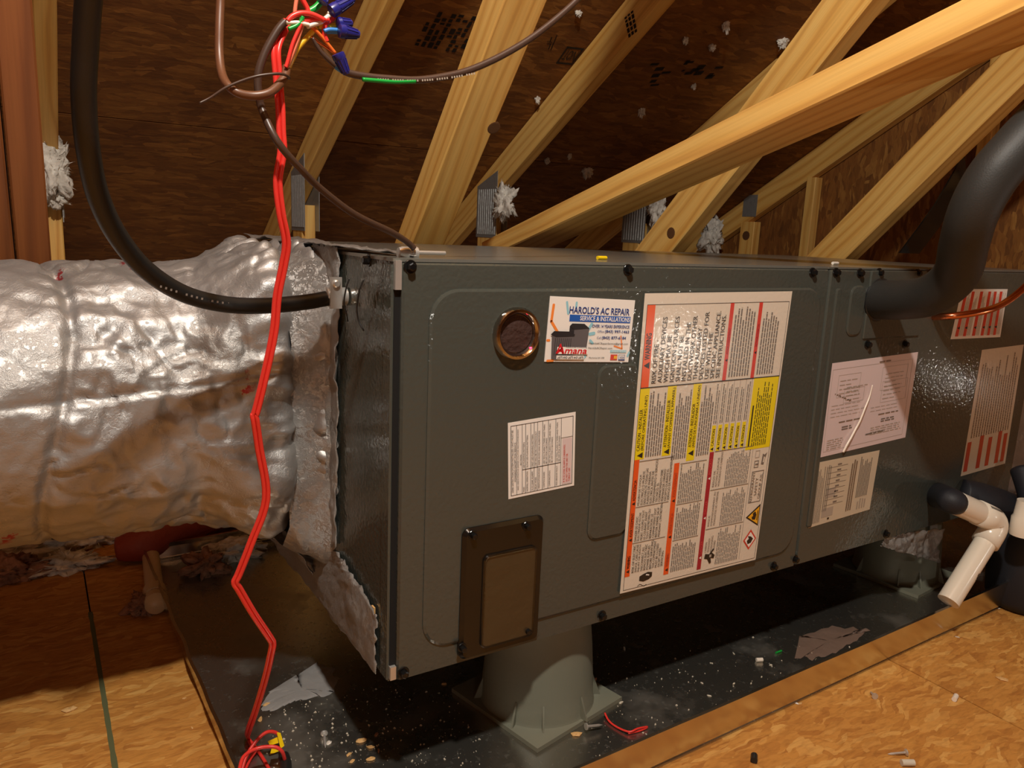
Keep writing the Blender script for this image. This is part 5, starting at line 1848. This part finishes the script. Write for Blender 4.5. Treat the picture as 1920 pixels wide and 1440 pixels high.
def small_screw(px, py, ang, zbase, label, L=0.022):
    p = at(px, py, 'z', zbase + 0.004)
    d = Vector((math.cos(ang), math.sin(ang), -0.12)).normalized()
    t = thing('loose_screw', label, 'screw', (p.x, p.y, zbase), 'loose screws')
    MB().lathe(p, d, [(-0.0015, 0.0045), (0.0, 0.0045), (0.001, 0.003)], 14).build('head', 'steel', t, smooth=True)
    MB().lathe(p + d * 0.0008, d, [(0, 0.0016), (L * 0.8, 0.0015), (L, 0.0003)], 8).build('shank', 'steel', t, smooth=True)


small_screw(608, 1376, math.radians(-105), ZP, 'bright loose screw lying in the pan at the left')
small_screw(1698, 1411, math.radians(150), FLOOR, 'loose screw on the board floor at lower right')
small_screw(1100, 1362, math.radians(-10), ZP + 0.006, 'loose screw on the corner of the nearest pedestal')
small_screw(1640, 1305, math.radians(60), FLOOR, 'tiny screw at the edge of the floor joint', 0.012)
for px, py, z, L, r, mt, lb, ang in ((1791, 1308, FLOOR, 0.013, 0.0035, 'w_white', 'white cut bit of plastic tube on the board floor', 0.3), (1414, 1421, FLOOR, 0.011, 0.0042, 'black_cable', 'short black cut bit of cable on the board floor', 0.7),
                                     (1424, 1237, ZP, 0.010, 0.0030, 'w_white', 'white cut bit of plastic lying in the pan', -0.4), (1460, 1222, ZP, 0.013, 0.0015, 'w_green', 'tiny green wire scrap lying in the pan', 0.0),
                                     (1702, 1430, FLOOR, 0.016, 0.004, 'speck', 'pale plastic anchor beside the floor screw', -0.5)):
    p = at(px, py, 'z', z + r)
    d = Vector((math.cos(ang), math.sin(ang), 0)) * L / 2
    tag(MB().tube([p - d, p + d], r, 12, smooth=False).build('cut_scrap', mt, smooth=True), lb, 'scrap')
o = MB().tube([F(1134, 1337, ZP + .006), F(1142, 1352, ZP + .003), F(1158, 1364, ZP + .0025), F(1180, 1372, ZP + .004), F(1196, 1366, ZP + .006), F(1214, 1363, ZP + .003), F(1200, 1370, ZP + .002), F(1178, 1375, ZP + .002)], 0.0013, 8).build('red_wire_scrap', 'red_wire', smooth='all')
tag(o, 'short curled red wire scrap beside the nearest pedestal', 'wire')
rnd = random.Random(11)
chips = [(676, 1390, .016, 'chip'), (695, 1402, .012, 'chip'), (500, 1322, .013, 'chip'), (488, 1350, .012, 'chip'), (706, 1378, .010, 'tuft_brown'), (655, 1415, .010, 'chip'), (660, 1428, .009, 'chip'), (710, 1408, .008, 'tuft_brown'), (695, 1424, .012, 'chip'), (617, 1393, .010, 'tuft'),
         (1170, 1217, .012, 'tuft'), (1376, 1282, .007, 'speck'), (1376, 1226, .006, 'speck'), (1164, 1318, .009, 'speck'), (1080, 1378, .016, 'chip'), (1100, 1278, .020, 'tuft_brown'), (1113, 1275, .014, 'tuft_brown'), (833, 1283, .010, 'chip'), (130, 1332, .018, 'chip'), (1880, 1275, .018, 'chip'), (1795, 1195, .008, 'speck'), (1490, 1318, .012, 'tuft'),
         (1316, 1281, .006, 'speck'), (1330, 1305, .007, 'speck'), (1445, 1247, .006, 'speck'), (1500, 1320, .010, 'chip'), (1868, 1141, .014, 'w_white'), (345, 1310, .006, 'chip'), (430, 1400, .006, 'chip'), (360, 1365, .006, 'chip')]
for k, (px, py, s, mt) in enumerate(chips):
    on_pan = not (px < 440 or (px > 1480 and py > 1270) or px > 1780)
    z = ZP if on_pan else FLOOR
    p = at(px, py, 'z', z)
    a = rnd.random() * 6.28
    s *= 0.72
    u = Vector((math.cos(a), math.sin(a), 0)) * s * 0.62
    v = Vector((-math.sin(a), math.cos(a), 0)) * s * (0.22 + 0.2 * rnd.random())
    m = MB()
    nr = 9
    for lev, (f, h) in enumerate(((0.8, 0.0), (1.0, 0.10), (0.55, 0.24))):
        for q in range(nr):
            an = 2 * math.pi * q / nr
            w = 1 + 0.55 * noise.noise(Vector((math.cos(an) * 1.6 + k * 3.3, math.sin(an) * 1.6, lev * 0.4)))
            m.v.append(p + (u * math.cos(an) + v * math.sin(an)) * f * w + Vector((0, 0, s * h * (1 + 0.5 * noise.noise(Vector((an, k, lev)))) + 0.0001)))
    for lev in range(2):
        for q in range(nr):
            q2 = (q + 1) % nr
            m.f.append((lev * nr + q, lev * nr + q2, (lev + 1) * nr + q2, (lev + 1) * nr + q))
    m.f += [tuple(reversed(range(nr))), tuple(2 * nr + q for q in range(nr))]
    o = m.build('debris_chip', mt)
    look = {'chip': 'tan wood chip', 'tuft': 'pale fluff crumb', 'tuft_brown': 'brown fluff crumb', 'speck': 'tiny pale crumb', 'w_white': 'white paint flake'}[mt]
    if not on_pan:
        zone = 'on the board floor left of the pan' if px < 440 else 'on the board floor right of the pan lip'
    else:
        zone = 'in the pan left of the nearest pedestal' if px < 900 else ('in the pan close to the nearest pedestal' if px < 1200 else 'in the pan right of the nearest pedestal')
    tag(o, look + ' lying ' + zone, 'debris', look + 's ' + zone)
# fine dust and crumbs in the pan: uncountable
m = MB()
for k in range(520):
    if k < 300:
        q = at(rnd.uniform(500, 900), rnd.uniform(1290, 1440), 'z', ZP)
    else:
        q = at(rnd.uniform(1080, 1600), rnd.uniform(1190, 1420), 'z', ZP)
    loc = q - PO
    b = loc.dot(PN)
    if b < 0.006 or q.y > 0.9:
        continue
    s = 0.0006 + 0.0016 * rnd.random() ** 3
    a = rnd.random() * 3.14
    u, v = Vector((math.cos(a), math.sin(a), 0)) * s, Vector((-math.sin(a), math.cos(a), 0)) * s * 0.6
    i = len(m.v)
    m.v += [q - u, q + v, q + u, q - v, q + Vector((0, 0, s))]
    m.f += [(i, i + 3, i + 4), (i + 3, i + 2, i + 4), (i + 2, i + 1, i + 4), (i + 1, i, i + 4), (i, i + 1, i + 2, i + 3)]
tag(m.build('pan_crumbs', 'speck'), 'fine pale crumbs and dust scattered over the pan bottom', 'dust', kind='stuff')
